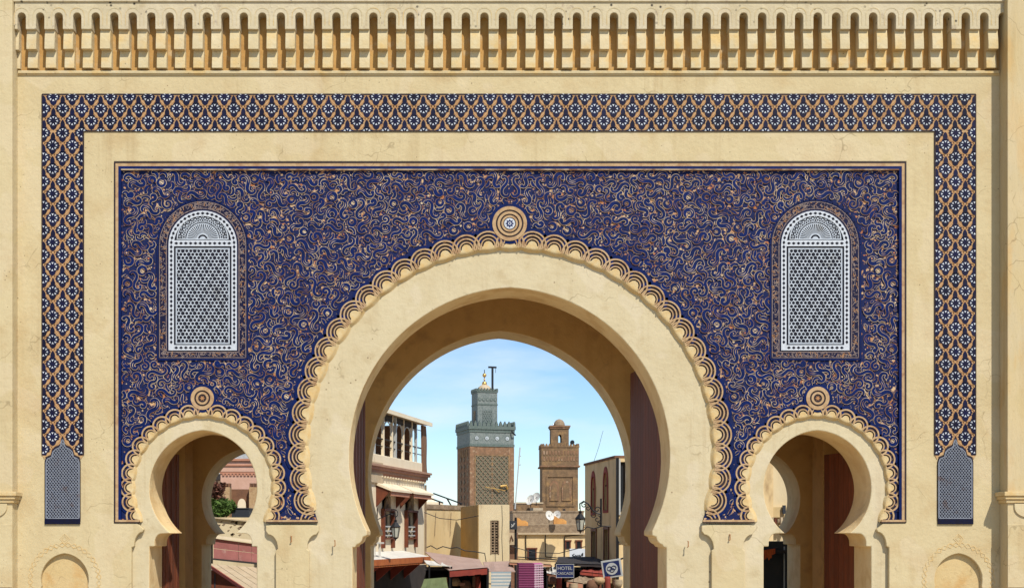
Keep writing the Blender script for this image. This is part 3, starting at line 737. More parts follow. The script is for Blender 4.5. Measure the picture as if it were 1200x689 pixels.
# small worn chips where the clay shows
for n in range(9000):
    x, y = rnd.uniform(142, MID-.5), rnd.uniform(199.5, 608); r_ = rnd.uniform(.7, 1.7)
    if not free(x, y, 1) or not clear([(x, y)], r_, .15): continue
    add_occ([(x, y)], r_); m_ = 1 if rnd.random() < .55 else 2; a0 = rnd.uniform(0, 6.28); k = rnd.choice((3, 4, 5)); rr = [r_*rnd.uniform(.7, 1.3) for _ in range(k)]
    for mi in (0, 1):
        q = [(x+rr[i]*math.cos(a0+6.283*i/k), y+rr[i]*math.sin(a0+6.283*i/k)) for i in range(k)]
        rest.face([P(a if not mi else 2*MID-a, b, YP-.006) for a, b in q], m_)
rest.build('scroll_infill', ['blue', 'line', 'rust'], panel, kind='stuff')

# ------------------------------------------------------------------ arched grille windows in the panel
def arch_rect(cx, hw, cy, bot, n=24): return [(cx-hw, bot), (cx+hw, bot)]+[(cx+hw*math.cos(R(180*i/n)), cy-hw*math.sin(R(180*i/n))) for i in range(n+1)]
for cx in (237.5, 2*MID-237.5-3):
    gwn = link('grille_window', None, gate); cy = 287.
    MB().prism(px2(arch_rect(cx, 53.5, cy, 422), YP), YP-.022, YP+.01).build('frame', 'navy', gwn)
    fr = MB()
    def outl(hw, bot, wv, yy, m):
        q = arch_rect(cx, hw, cy, bot); q.append(q[0]); 
        for i in range(len(q)-1):
            a, b = Vector(q[i]), Vector(q[i+1])
            if (b-a).length < .01: continue
            d = (b-a).normalized(); nn = Vector((-d.y, d.x))*wv; d = d*wv*.5
            fr.face([P(*(a+nn-d), yy), P(*(b+nn+d), yy), P(*(b-nn+d), yy), P(*(a-nn-d), yy)], m)
    outl(52.8, 421.3, .7, YP-.026, 1); outl(50.5, 419, .4, YP-.0245, 0); outl(42.6, 412.6, .5, YP-.0245, 0)
    for n in range(560):
        ang = rnd.uniform(0, 1)
        if ang < .34: t = R(rnd.uniform(0, 180)); r = rnd.uniform(43.5, 49.5); x, y = cx+r*math.cos(t), cy-r*math.sin(t)
        elif ang < .85: x, y = cx+rnd.choice((-1, 1))*rnd.uniform(43.5, 49.5), rnd.uniform(287, 416)
        else: x, y = cx+rnd.uniform(-46, 46), rnd.uniform(413.5, 418)
        p = stroke_pts(x, y, rnd.uniform(0, 6.28), rnd.uniform(2, 5), rnd.uniform(-40, 40), rnd.uniform(-30, 30), 4)
        ribbon(fr, p, lambda t: .32, YP-.0255-rnd.random()*.002, 0 if rnd.random() < .75 else 2)
    fr.build('frame_scrolls', ['muted', 'blue', 'rust2'], gwn, kind='stuff')
    # white border with dark lozenges
    ow, iw = 40.0, 33.8
    wb = MB(); out_ = arch_rect(cx, ow, cy, 410.5); inn = arch_rect(cx, iw, cy, 404.3)
    wb.prism(px2(out_, YP-.04), YP-.042, YP-.022, holes=[px2(inn, YP-.04)])
    wb.box(X0(cx-iw, YP-.04), X0(cx+iw, YP-.04), YP-.0415, YP-.0225, Z0(288.6, YP-.04), Z0(281.8, YP-.04))
    lz = []
    for i in range(21): t = R(180*(i+.5)/21); lz.append((cx+36.9*math.cos(t), cy-36.9*math.sin(t), math.pi/2-t))
    for i in range(22):
        for sg in (-1, 1): lz.append((cx+sg*36.9, 289.5+i*5.3, math.pi/2))
    for i in range(12): lz.append((cx-31+i*5.64, 285.2, 0)); lz.append((cx-31+i*5.64, 407.4, 0))
    for x, y, a in lz:
        q = [(x+c*math.cos(a)-s*math.sin(a), y+(c*math.sin(a)+s*math.cos(a))) for c, s in ((2.5, 0), (0, 1.8), (-2.5, 0), (0, -1.8))]
        wb.face([P(*v, YP-.0432) for v in q], 1)
    wb.build('white_border', ['white', 'void'], gwn)
    MB().prism(px2(inn, YP-.03), YP-.024, YP-.0225).build('dark_backing', 'void', gwn)
    # pierced screen of hexagonal holes
    lat = MB(); lx0, lx1, ly0, ly1 = cx-30.3, cx+30.3, 292.2, 401.5
    for (a, b, c, d) in ((cx-iw+2.2, cx+iw-2.2, 290.8, 292.2), (cx-iw+2.2, cx+iw-2.2, 401.5, 403), (cx-iw+2.2, lx0, 292.2, 401.5), (lx1, cx+iw-2.2, 292.2, 401.5)):
        lat.box(X0(a, YP-.036), X0(b, YP-.036), YP-.036, YP-.0235, Z0(d, YP-.036), Z0(c, YP-.036))
    hx = (lx1-lx0)/13; hy = (ly1-ly0)/27
    for j in range(27):
        for i in range(13+(j % 2)):
            x, y = lx0+hx*(i+.5-(.5 if j % 2 else 0)), ly0+hy*(j+.5)
            big = (i+(j//2)) % 3 == (0 if j % 2 else 1)
            ro = [(hx*.5*c, hy*.667*s) for c, s in ((0, -1), (1, -.5), (1, .5), (0, 1), (-1, .5), (-1, -.5))]
            rh = 2.45 if big else 2.0
            ri = [(rh*math.sin(R(60*k)), -rh*math.cos(R(60*k))) for k in range(6)]
            cl_ = lambda q: (min(max(x+q[0], lx0), lx1), min(max(y+q[1], ly0), ly1))
            O = [P(*cl_(q), YP-.034) for q in ro]; I = [P(*cl_(q), YP-.034) for q in ri]; B = [Vector((q.x, YP-.0235, q.z)) for q in I]
            lat.idx(O+I, [(k, (k+1) % 6, 6+(k+1) % 6, 6+k) for k in range(6)]); lat.idx(I+B, [(k, (k+1) % 6, 6+(k+1) % 6, 6+k) for k in range(6)])
    lat.build('pierced_screen', 'screen', gwn)
    # fanlight
    fan = MB(); fy = 280.6; fz = lambda r, t: (cx+r*math.cos(t), fy-r*math.sin(t)); yy = YP-.034
    def sect(r0, r1, a0, a1, m=0, y_=yy): fan.face([P(*fz(r, R(a)), y_) for r, a in ((r0, a0), (r1, a0), (r1, (a0+a1)/2), (r1, a1), (r0, a1))], m)
    for i in range(40): sect(29.0, 30.4, i*4.5, i*4.5+4.5)
    for i in range(23): a = 3+i*174/22; sect(7.5, 18, a-1.5 if 0 else a-2.1, a+2.1)
    for i in range(30): sect(5.6, 7.4, i*6, i*6+6)
    for i in range(20): sect(0.5, 3.6, i*9, i*9+9)
    for i in range(30): sect(18, 19.2, i*6, i*6+6)
    for i in range(13):
        a = R(7+i*166/12)
        for r, q in ((22.2, 2.1), (26.6, 1.5)):
            x, y = fz(r, a); n = 8
            for k in range(n):
                t0, t1 = 2*math.pi*k/n, 2*math.pi*(k+1)/n
                fan.face([P(x+rr*math.cos(t), y+rr*math.sin(t), yy-.001) for rr, t in ((q*.55, t0), (q, t0), (q, t1), (q*.55, t1))])
        a2 = a+R(7)
        x, y = fz(24.6, a2); 
        if i < 12: blob(fan, x, y, 1.3, yy-.001, 0, 5); x, y = fz(21.0, a2); blob(fan, x, y, .9, yy-.001, 0, 5); x, y = fz(28, a2); blob(fan, x, y, .9, yy-.001, 0, 5)
    fan.box(X0(cx-30.4, yy), X0(cx+30.4, yy), yy-.001, YP-.0235, Z0(281.0, yy), Z0(279.6, yy))
    fan.build('fanlight', 'screen', gwn)

# cord mouldings and finials over the blind niches
for cx in NIC:
    cm = MB()
    for ph, rr in ((0, 40.2), (.5, 37.4)):
        q = []
        for i in range(0, 181):
            t = -14+208*i/180; ww = abs(math.sin(math.pi*(t/208*21+ph)))
            r = rr+2.4*ww; q.append((cx+r*math.cos(R(t)), 679-r*math.sin(R(t))*1.02))
        ribbon(cm, q, lambda t: .55, YF-.006, 0, skirt=YF)
    d = [(cx, 625.5), (cx+5.8, 631), (cx, 636.8), (cx-5.8, 631), (cx, 625.5)]
    ribbon(cm, d, lambda t: .5, YF-.005, 0, skirt=YF); ribbon(cm, [(cx+(x-cx)*.55, 631+(y-631)*.55) for x, y in d], lambda t: .4, YF-.005, 0, skirt=YF)
    cm.build('cord_moulding', 'shell', gate)
# small iron hooks under the capitals
for x, y in ((341, 631), (2*MID-341, 629), (392, 636), (806, 637)):
    MB().tube([P(x, y-3, -.09), P(x+.6, y-3, -.13), P(x+.6, y+3, -.13), P(x-.8, y+4, -.12)], .012, 5).build('hook', 'rust2', gate)

# ------------------------------------------------------------------ door leaves
def leaf(x, y, ang, width, height, np_, side):
    d = link('door_leaf', None, gate); dx, dy = math.sin(ang), math.cos(ang)
    nx, ny = dy, -dx; th = .09
    def pb(u0, u1, t0, t1, z0, z1, nm):
        pts = lambda z: [(x+dx*u+nx*t, y+dy*u+ny*t, z) for u, t in ((u0, t0), (u1, t0), (u1, t1), (u0, t1))]
        MB().hexa(pts(z0), pts(z1)).build(nm, 'wood', d)
    for i in range(np_): pb(width*i/np_+.006, width*(i+1)/np_-.006, -th/2, th/2+.012*(i % 2), .05, height, 'plank')
    for z in (.3, height*.5, height-.25): pb(0, width, -side*th/2-.06, -side*th/2, z, z+.18, 'rail') if side > 0 else pb(0, width, th/2+.014, th/2+.06, z, z+.18, 'rail')
leaf(X0(798), 1.12, -R(6), 3.2, Z0(404), 14, -1)
leaf(X0(394), 1.12, R(3.5), 3.2, Z0(404), 14, 1)
leaf(X0(172.5), 1.12, R(3), 1.15, Z0(524), 6, 1)
leaf(X0(1025), 1.12, -R(14), 1.15, Z0(524), 6, -1)
# strip of passage wall catching light behind the small leaves
for x0, x1 in ((155, 176), (1020, 1041)): MB().box(X0(x0), X0(x1), 3.1, 3.9, 0, Z0(452)-.01).build('inner_pier', 'inner', gate)

#BACKGROUND
M['orangetarp'] = MAT('orange_tarp', (.50, .24, .06), (.4, .18, .05), .8, 5)
M['green'] = MAT('green_awning', (.13, .16, .07), (.10, .12, .05), .85, 3)
M['sebka'] = MAT('stone_net', (.25, .18, .11), (.18, .14, .10), .9, 4)
M['magdark'] = MAT('dark_pink_thread', (.34, .09, .2), rough=.9)
M['magenta'] = MAT('plum_cloth', (.17, .03, .085), (.13, .02, .07), .9, 4)
M['moss'] = MAT('moss_grey_brick', (.15, .14, .09), (.10, .10, .07), .95, 4)
M['brownpink'] = MAT('faded_brown_paint', (.40, .24, .16), (.33, .19, .13), .9, 3)
M['cafe'] = MAT('cafe_plaster', (.78, .68, .50), (.73, .61, .43), .9, 1.5, .01, 9, map3=(1, 1, .4), stain=((.45, .35, .22), 2.2, .6, .8))
M['yellow'] = MAT('yellow_plaster', (.60, .47, .26), (.54, .40, .2), .9, 1.4, .012, 8, map3=(1, 1, .35), stain=((.36, .26, .14), 1.9, .56, .75))
M['boxw'] = MAT('pale_plaster', (.64, .54, .35), (.58, .47, .29), .9, 1.6, .012, 8, map3=(1, 1, .4), stain=((.42, .32, .2), 2.4, .58, .78))
M['tanw'] = MAT('tan_plaster', (.72, .55, .31), (.64, .47, .24), .9, 1.2, .012, 8, map3=(1, 1, .4), stain=((.36, .24, .12), 1.8, .55, .75))
M['pinkl2'] = MAT('pale_pink_thread', (.62, .45, .52), rough=.9)
M['ylw'] = MAT('yellow_green_leaves', (.32, .33, .03), (.2, .24, .02), .8, 6)
M['shade_ochre'] = MAT('ochre_shade_tone', (.50, .33, .13), (.42, .27, .1), .9, 1.6, .01, 8)  # darker ochre with the shade of the box house's left side mixed in
M['stripe'] = MAT('blue_grey_stripe', (.30, .38, .42), rough=.9)
M['magl'] = MAT('pink_check', (.50, .15, .30), (.42, .1, .25), .9, 4)
pass
# ------------------------------------------------------------------ the town behind the gate
class Face:
    """a standing face through two points given as photo x and distance from the camera; local u along it, v into the building"""
    def __init__(s, pa, da, pb, db):
        s.A = Vector(((pa-534)*da/F, da-DIST, 0)); B = Vector(((pb-534)*db/F, db-DIST, 0))
        s.d = (B-s.A).normalized(); s.len = (B-s.A).length; s.rz = math.atan2(s.d.y, s.d.x); s.n = Vector((s.d.y, -s.d.x, 0))
    def uv(s, px, py, off=0.0):
        """u and z where the sight line meets the plane, the plane moved out by off"""
        r = Vector(((px-534)/F, 1, (627-py)/F)); C = Vector((0, -DIST, CAMH)); A = s.A+s.n*off
        t = (A-C).dot(s.n)/r.dot(s.n); q = C+r*t
        return ((q-s.A).dot(s.d), q.z)
    def u(s, px): return s.uv(px, 600)[0]
    def z(s, px, py): return s.uv(px, py)[1]
    def thing(s, name, label, cat, group=None): return thing(name, label, cat, tuple(s.A), s.rz, group)
def part(mb, name, mats, parent, **k): return mb.build(name, mats, parent, world=False, **k)
def wallbox(mb, u0, u1, z0, z1, depth, holes, m=0, y=0.0):
    """front wall with real openings; holes: (u0,u1,z0,z1) or polygon"""
    hs = []
    for h in holes: hs.append(h if len(h) > 4 else [(h[0], h[2]), (h[1], h[2]), (h[1], h[3]), (h[0], h[3])])
    mb.prism([(u0, z0), (u1, z0), (u1, z1), (u0, z1)], y, y+.3, holes=hs, m=m)
    mb.box(u0, u0+.25, y+.301, depth, z0, z1, m); mb.box(u1-.25, u1, y+.301, depth, z0, z1, m); mb.box(u0+.251, u1-.251, depth-.25, depth, z0, z1-.01, m)
    mb.box(u0+.251, u1-.251, y+.301, depth-.251, z1-.5, z1-.3, m)
def pointed(u0, u1, z0, z1, n=7):
    c = (u0+u1)/2; h = (u1-u0)/2; zs = z1-h*1.9
    r = [(u1, zs)]+[(c+h*math.cos(R(90*i/n)), zs+(z1-zs)*math.sin(R(90*i/n))**.85) for i in range(1, n)]+[(c, z1)]
    return [(u0, z0), (u1, z0)]+r+[(2*c-x, z) for x, z in r[::-1]][1:]

# ---- cafe building on the left
cf = Face(448, 46, 494, 51)
cafe = cf.thing('cafe_building', 'cream building with a glazed roof terrace and wooden hooded windows, left of the street', 'building')
ua, ub = cf.u(415), cf.u(497.5); zr = cf.z(448, 533.5); zw = 5.42
wins = [(cf.u(447.6), cf.u(458)), (cf.u(474.8), cf.u(485))]
zt, zb = cf.z(453, 577), cf.z(453, 631)
b = MB(); wallbox(b, ua, ub, 0, 5.42, 3, [(u0, u1, zb, zt) for u0, u1 in wins]); part(b, 'wall', 'cafe', cafe)
part(MB().box(ua, ub+.04, -.05, 3.0, 5.80, zr), 'parapet', 'cafe', cafe, bevel=.02)
b = MB()
for i, (z0, z1, o) in enumerate(((5.42, 5.5, .06), (5.5, 5.62, .12), (5.62, 5.72, .20), (5.72, 5.80, .26))): part(MB().box(ua, ub+o, -o, 3.0, z0+.001, z1), 'cornice_step', ['terra', 'brownpink', 'terra', 'brownpink'][i], cafe)
for i in range(26):
    u = ua+.1+(ub-ua)*i/26; part(MB().box(u, u+.10, -.115, -.001, 5.36, 5.42), 'dentil', 'cafe', cafe) if u > -.5 else None
# carved plaque at the left end of the cornice
part(MB().box(cf.u(429), cf.u(446.5), -.09, -.002, cf.z(440, 566), cf.z(440, 541)), 'carved_plaque', 'sheet', cafe, bevel=.02)
for (u0, u1) in wins:
    wf = MB(); z0, z1 = zb, zt; w_ = u1-u0
    for a, c in ((u0-.12, u0), (u1, u1+.12)): wf.box(a, c, -.14, .05, z0-.35, z0+1.05)
    wf.box(u0-.12, u1+.12, -.16, .06, z0+1.05, z0+1.13); wf.box(u0-.1, u1+.1, -.12, .04, z0-.02, z0+.04)
    fr = part(wf, 'window_frame', 'redbrown', cafe)
    gl = part(MB().box(u0, u1, .14, .17, z0, z0+.9), 'pane', 'glass', fr)
    for k in range(3): part(MB().box(u0, u1, -.06, -.02, z0+.1+.17*k, z0+.15+.17*k), 'rail', 'signgrey', fr)
    # tall patterned shutter with a pointed head over a dark opening
    part(MB().box(u0, u1, .2, .24, z0+.9, z1), 'backing', 'void', fr)
    part(MB().prism([(u0+.36*w_, z0+1.13), (u1, z0+1.13), (u1, z1-.35), (u0+.8*w_, z1-.15), (u0+.55*w_, z1-.3), (u0+.36*w_, z1-.9)], .04, .1), 'carved_shutter', 'rub', fr)
    # hood with triangular brackets
    hu0, hu1 = u0-.75, u1+.75
    hd = part(MB().hexa([(hu0, -.62, 4.82), (hu1, -.62, 4.82), (hu1, 0, 5.06), (hu0, 0, 5.06)], [(hu0, -.62, 4.9), (hu1, -.62, 4.9), (hu1, 0, 5.16), (hu0, 0, 5.16)]), 'window_hood', 'cafe', cafe)
    for u in (hu0+.05, hu1-.12): part(MB().prism([(0, 0)], 0, 0) if 0 else MB().idx([(u, 0, 5.05), (u, -.55, 4.83), (u, 0, 4.25), (u+.08, 0, 5.05), (u+.08, -.55, 4.83), (u+.08, 0, 4.25)], [(0, 1, 2), (5, 4, 3), (0, 3, 4, 1), (1, 4, 5, 2), (2, 5, 3, 0)]), 'bracket', 'redbrown', hd)
    part(MB().box(hu0+.14, hu1-.13, -.56, -.5, 4.66, 4.82), 'hood_rail', 'terra', hd)
part(MB().tube([(ub-.03, -.06, 5.3), (ub-.03, -.06, 2.3)], .04, 6), 'drainpipe', 'rub', cafe)
# roof terrace: posts, rails, glazing bars, canopy
zc = cf.z(448, 484)
us = [cf.u(x) for x in (421, 428.5, 432.5, 439, 449.5, 459.8, 464, 473, 482.6, 488)]
for i, u in enumerate(us): part(MB().box(u-.05, u+.05, -.02, .08, zr, zc), 'post', 'cafe' if i % 3 else 'signgrey', cafe)
for z, r in ((zr+.35, .02), (zr+.62, .03), (zr+1.35, .015)): part(MB().tube([(ua, .03, z), (ub, .03, z)], r, 5), 'rail', 'iron', cafe)
for i in range(len(us)-1):
    a, c = us[i]+.05, us[i+1]-.05
    if c-a > .5:
        pts = [((a+c)/2+(c-a)/2*math.cos(R(t)), .03, zc-.75+.5*math.sin(R(t))) for t in range(0, 181, 20)]
        part(MB().tube(pts, .025, 5), 'arched_bar', 'signgrey', cafe)
        part(MB().box(a, c, .0, .06, zc-.22, zc), 'scalloped_valance', 'dark', cafe)
for u in [ua+.4+k*.82 for k in range(7)]: part(MB().box(u-.04, u+.04, 2.8, 2.9, zr, zc), 'rear_post', 'iron', cafe)
for z in (zr+.3, zr+.7): part(MB().tube([(ua, 2.85, z), (ub, 2.85, z)], .03, 5), 'rear_rail', 'iron', cafe)
for u, v in ((-1, 1.5), (.4, 2.2), (1.6, 1.2), (3.3, 1.8)): 
    part(MB().box(u-.3, u+.3, v-.3, v+.3, zr-.1, zr+.05).box(u-.03, u+.03, v-.03, v+.03, zr-.3, zr-.1), 'table', 'iron', cafe)
    part(MB().box(u+.4, u+.8, v-.2, v+.2, zr-.4, zr-.3).box(u+.76, u+.8, v-.2, v+.2, zr-.3, zr+.3), 'chair', 'iron', cafe)
part(MB().hexa([(ua, -.28, zc), (ub+.05, -.28, zc), (ub+.05, 3.0, zc+.35), (ua, 3.0, zc+.35)], [(ua, -.28, zc+.14), (ub+.05, -.28, zc+.14), (ub+.05, 3.0, zc+.5), (ua, 3.0, zc+.5)]), 'canopy', 'sheet', cafe)
part(MB().box(ua, ub+.06, -.33, -.281, zc-.03, zc+.12), 'canopy_fascia', 'cafe', cafe)
cu = MB(); n = 10
for i in range(n):
    t0, t1 = i/n, (i+1)/n; f = lambda t: (ub-.62+.1*t, ub-.12+.28*t*t+.1*math.sin(t*5))
    z = lambda t: zc-.02-(zc-zr+.35)*t
    (a0, b0), (a1, b1) = f(t0), f(t1)
    cu.hexa([(a0, -.1, z(t0)), (b0, -.1, z(t0)), (b0, -.02, z(t0)), (a0, -.02, z(t0))], [(a1, -.1, z(t1)), (b1, -.1, z(t1)), (b1, -.02, z(t1)), (a1, -.02, z(t1))])
part(cu, 'curtain', 'curtain', cafe)
part(MB().box(ub-.6, ub-.1, .5, 2.7, zr, zc), 'terrace_wall', 'brownw', cafe)
# lower storefront
sa = Face(425, 43.5, 503, 47.5)
sh = cf.thing('shop_canopy', 'orange edged shop canopy under the cafe windows', 'canopy')
fu0, fu1 = cf.uv(424, 655, 1.1)[0], cf.uv(503, 655, 1.1)[0]; fz = cf.uv(470, 655, 1.1)[1]
part(MB().hexa([(fu0, -1.1, fz), (fu1, -1.1, fz), (fu1, -.01, fz+.22), (fu0, -.01, fz+.22)], [(fu0, -1.1, fz+.05), (fu1, -1.1, fz+.05), (fu1, -.01, fz+.27), (fu0, -.01, fz+.27)]), 'roof_sheet', 'white_cloth', sh)
part(MB().box(fu0, fu1, -1.16, -1.101, fz-.17, fz+.04), 'fascia', 'awn_org', sh)
for k in range(30): part(MB().box(fu0+(fu1-fu0)*(k+.1)/30, fu0+(fu1-fu0)*(k+.9)/30, -1.14, -1.11, fz-.23, fz-.171), 'trim', 'awn_org', sh)
for k in range(5):
    u = fu0+1+k*(fu1-fu0-1.2)/4
    part(MB().idx([(u, 0, fz), (u, -1.05, fz-.02), (u, -.02, fz-.9), (u+.08, 0, fz), (u+.08, -1.05, fz-.02), (u+.08, -.02, fz-.9)], [(0, 1, 2), (5, 4, 3), (0, 3, 4, 1), (1, 4, 5, 2), (2, 5, 3, 0)]), 'bracket', 'awn_red', sh)
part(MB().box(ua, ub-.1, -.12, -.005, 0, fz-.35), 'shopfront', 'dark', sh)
tag_pot = thing('potted_shrub', 'small yellow green potted shrub beside the cafe wall', 'potted plant', tuple(cf.A+cf.d*cf.uv(435, 633, .5)[0]+cf.n*.5)[:2]+(cf.uv(435, 640, .5)[1],))
pb = MB(); pb.lathe([(.14, 0), (.19, .02), (.24, .3), (.2, .3)], n=10); part(pb, 'pot', 'terra', tag_pot)
lb = MB()
for i in range(160):
    v = Vector((rnd.gauss(0, 1), rnd.gauss(0, 1), rnd.gauss(0, 1))).normalized()*rnd.uniform(.1, .3); c = v+Vector((0, 0, .55)); d1 = Vector((rnd.gauss(0, 1), rnd.gauss(0, 1), rnd.gauss(0, 1))).normalized()*.06; d2 = d1.cross(v).normalized()*.05
    lb.face([c-d1, c+d2, c+d1, c-d2])
pass; part(lb, 'foliage', 'ylw', tag_pot, kind='stuff')
bal = cf.thing('wooden_stand', 'white wooden stand with a shelf on the canopy by the left jamb', 'stand')
q0 = cf.uv(433, 645, .7)[0]; qz = fz+.16
for du in (0, .55):
    for dv in (-.55, -.9): part(MB().box(q0+du, q0+du+.06, dv, dv+.06, qz, cf.uv(435, 637, .7)[1]), 'leg', 'white_cloth', bal)
part(MB().box(q0-.15, q0+.85, -.95, -.45, cf.uv(435, 637, .7)[1]+.001, cf.uv(435, 637, .7)[1]+.06), 'top', 'white_cloth', bal)

def lantern(parent, x, y, z, s, six=6):
    """hexagonal glazed street lantern, top at z"""
    n = 6; ring = lambda r, zz: [(x+r*math.cos(R(60*i+20)), y+r*math.sin(R(60*i+20)), zz) for i in range(n)]
    part(MB().idx(ring(.05*s, z)+ring(.24*s, z-.22*s)+ring(.21*s, z-.26*s), [(i, (i+1) % 6, 6+(i+1) % 6, 6+i) for i in range(6)]+[(6+i, 6+(i+1) % 6, 12+(i+1) % 6, 12+i) for i in range(6)]+[(0, 1, 2, 3, 4, 5)]), 'hood', 'iron', parent)
    part(MB().idx(ring(.19*s, z-.27*s)+ring(.12*s, z-.66*s), [(i, (i+1) % 6, 6+(i+1) % 6, 6+i) for i in range(6)]), 'glass', 'lampglass', parent)
    b = MB(); a, c = ring(.20*s, z-.26*s), ring(.125*s, z-.67*s)
    for i in range(6): b.tube([a[i], c[i]], .014*s, 4)
    part(b, 'glazing_bars', 'iron', parent)
    part(MB().lathe([(.13*s, 0), (.13*s, -.03*s), (.03*s, -.09*s), (.02*s, -.15*s)][::-1], (x, y, z-.67*s), 8), 'base', 'iron', parent)
    part(MB().lathe([(.06*s, 0), (.07*s, .06*s), (.02*s, .1*s), (.015*s, .2*s)], (x, y, z), 8), 'finial', 'iron', parent)
def spiral(cx, cz, r, turns, a0, sg=1, n=22): return [(cx+r*(1-.8*i/n)*math.cos(R(a0)+sg*2*math.pi*turns*i/n), cz+r*(1-.8*i/n)*math.sin(R(a0)+sg*2*math.pi*turns*i/n)) for i in range(n+1)]
ll = Face(430, 42.5, 470, 42.5)
lt1 = ll.thing('wall_lantern', 'pale iron wall lantern hanging in front of the cafe windows', 'lantern')
lx, lz = ll.uv(463.5, 611)
lantern(lt1, lx, 0, lz, .8)
hx_, hz_ = ll.uv(461, 600); part(MB().tube([(x, 0, z) for x, z in spiral(hx_, hz_-.02, .17, 1.2, -60)], .016, 5), 'scroll', 'iron', lt1)
bx_, bz_ = ll.uv(442, 612); part(MB().tube([(bx_, 0, bz_+.5), (bx_, 0, bz_-.6)], .02, 5), 'back_bar', 'iron', lt1)
part(MB().tube([(bx_, 0, bz_+.1), ((bx_+lx)/2, 0, bz_+.25), (lx, 0, lz+.32), (lx, 0, lz+.1)], .016, 5), 'arm', 'iron', lt1)

# ---- low yellow wall and box house
lw_ = Face(490, 54, 545, 57)
low = lw_.thing('low_yellow_house', 'low flat roofed yellow house between the cafe building and the pale box house', 'house')
u0, u1 = lw_.u(486), lw_.u(545)
b = MB(); wallbox(b, u0, u1, 0, lw_.z(498, 596), 6, []); part(b, 'wall', 'yellow', low)
part(MB().box(u0, u1, -.05, 6.0, lw_.z(498, 596)+.002, lw_.z(498, 590.5)), 'roof_edge', 'rub', low)
for px in (497, 510, 528): part(MB().tube([(lw_.u(px), -.04, lw_.z(px, 600)), (lw_.u(px)-.1, -.05, lw_.z(px, 628))], .012, 4), 'stain_pipe', 'rub', low)
fr_ = lw_.thing('roof_pipe_frame', 'dark metal pipe frame on the low yellow roof', 'pipe frame')
def lwp(px, py, v=.5): u_, z_ = lw_.uv(px, py, -v); return (u_, v, z_)
for a, c in (((494, 580), (519, 589)), ((508, 578), (541, 590)), ((515, 597), (515, 588)), ((540, 597), (540, 589)), ((524, 584), (532, 598))): part(MB().tube([lwp(*a), lwp(*c)], .035, 5), 'pipe', 'iron', fr_)
dm = thing('roof_dome', 'pale little stepped dome behind the cafe corner', 'dome', (X0(499, 55), 55, 0))
part(MB().box(-.9, 1.1, 0, 2, 0, Z0(588, 55)), 'base', 'cafe', dm); part(MB().lathe([(.8, Z0(588, 55)), (.7, Z0(583, 55)), (.4, Z0(577, 55)), (.1, Z0(571, 55)), (.02, Z0(568, 55))], (-.2, 1, 0), 14), 'cap', 'cafe', dm)
bf = Face(561, 52, 597, 52.24)
box = bf.thing('pale_box_house', 'pale yellow box shaped house with one tall narrow latticed window', 'house')
zt_ = bf.z(561, 591); wl = bf.len
b = MB(); wallbox(b, 0, wl, 0, zt_, 4.0, [(bf.u(576), bf.u(583.5), bf.z(579, 649), bf.z(579, 609.5))]); part(b, 'wall', 'boxw', box)
part(MB().box(-.03, -.001, .02, 3.98, 0, zt_-.02), 'shaded_side_tone', 'shade_ochre', box)  # left side away from the sun, its shade painted as a darker tone
pass
wq = part(MB().box(bf.u(576)-.05, bf.u(576), -.03, .1, bf.z(579, 649), bf.z(579, 609.5)).box(bf.u(583.5), bf.u(583.5)+.05, -.03, .1, bf.z(579, 649), bf.z(579, 609.5)), 'window_frame', 'rub', box)
part(MB().box(bf.u(576), bf.u(583.5), .18, .2, bf.z(579, 649), bf.z(579, 609.5)), 'pane', 'glass', wq)
for k in range(12):
    z = bf.z(579, 649)+(bf.z(579, 609.5)-bf.z(579, 649))*(k+.5)/12; part(MB().box(bf.u(576)+.02, bf.u(583.5)-.02, .02, .06, z-.025, z+.025), 'louvre', 'rub', wq)
part(MB().box(bf.u(579.7)-.03, bf.u(579.7)+.03, -.0, .05, bf.z(579, 648), bf.z(579, 610.5)), 'mullion', 'rub', wq)
cb = thing('sagging_cable', 'dark sagging cable strung along the yellow house fronts', 'cable', (X0(520, 29), 29, 0)); 
cpts = [(498, 642), (505, 639), (512, 643), (519, 640), (527, 642), (536, 641), (545, 645), (556, 646), (568, 648), (570, 660), (582, 659), (596, 658)]
part(MB().tube([(X0(x, 27.4)-X0(520, 29), -1.6, Z0(y, 27.4)) for x, y in cpts], .022, 5), 'line', 'iron', cb)

# ---- minaret with green and grey tiles
S1 = 5.63
m1 = thing('tiled_minaret', 'taller brick minaret with grey green tile band, turret and gilded balls', 'minaret', (3.68, 129.5, 0), R(16))
zz = lambda py: CAMH+(627-py)*152/F
H = S1/2; zs = zz(524)
part(MB().box(-H, H, -H, H, 0, zs), 'shaft', 'brick', m1)
for x in (-H+.35, H-.35): part(MB().box(x-.38, x+.38, -H-.06, -H, 0, zs-.05), 'corner_strip', 'brick', m1)
part(MB().box(-H-.06, -H, -H, -H+.7, 0, zs-.05), 'corner_strip', 'brick', m1)
def sebka(x0, x1, z0, z1, face, nx, nz, name, mat, par, dep=.09, th=.05):
    """raised diamond net on a tower face"""
    fr = MB(); put = (lambda x, y, z: (x, -H*0+face-y, z))
    sx, sz = (x1-x0)/nx, (z1-z0)/nz
    for i in range(nx):
        for j in range(nz):
            cx, cz = x0+sx*(i+.5), z0+sz*(j+.5)
            for (ax, az, bx, bz) in ((-.5, 0, 0, .5), (0, .5, .5, 0), (.5, 0, 0, -.5), (0, -.5, -.5, 0)):
                a = Vector((cx+ax*sx, cz+az*sz)); c = Vector((cx+bx*sx, cz+bz*sz)); d = (c-a).normalized(); nn = Vector((-d.y, d.x))*th
                q = [a+nn, c+nn, c-nn, a-nn]; fr.idx([(p.x, face-dep, p.y) for p in q]+[(p.x, face, p.y) for p in q], [(3, 2, 1, 0), (0, 1, 5, 4), (2, 3, 7, 6)])
    return part(fr, name, mat, par, kind='stuff')
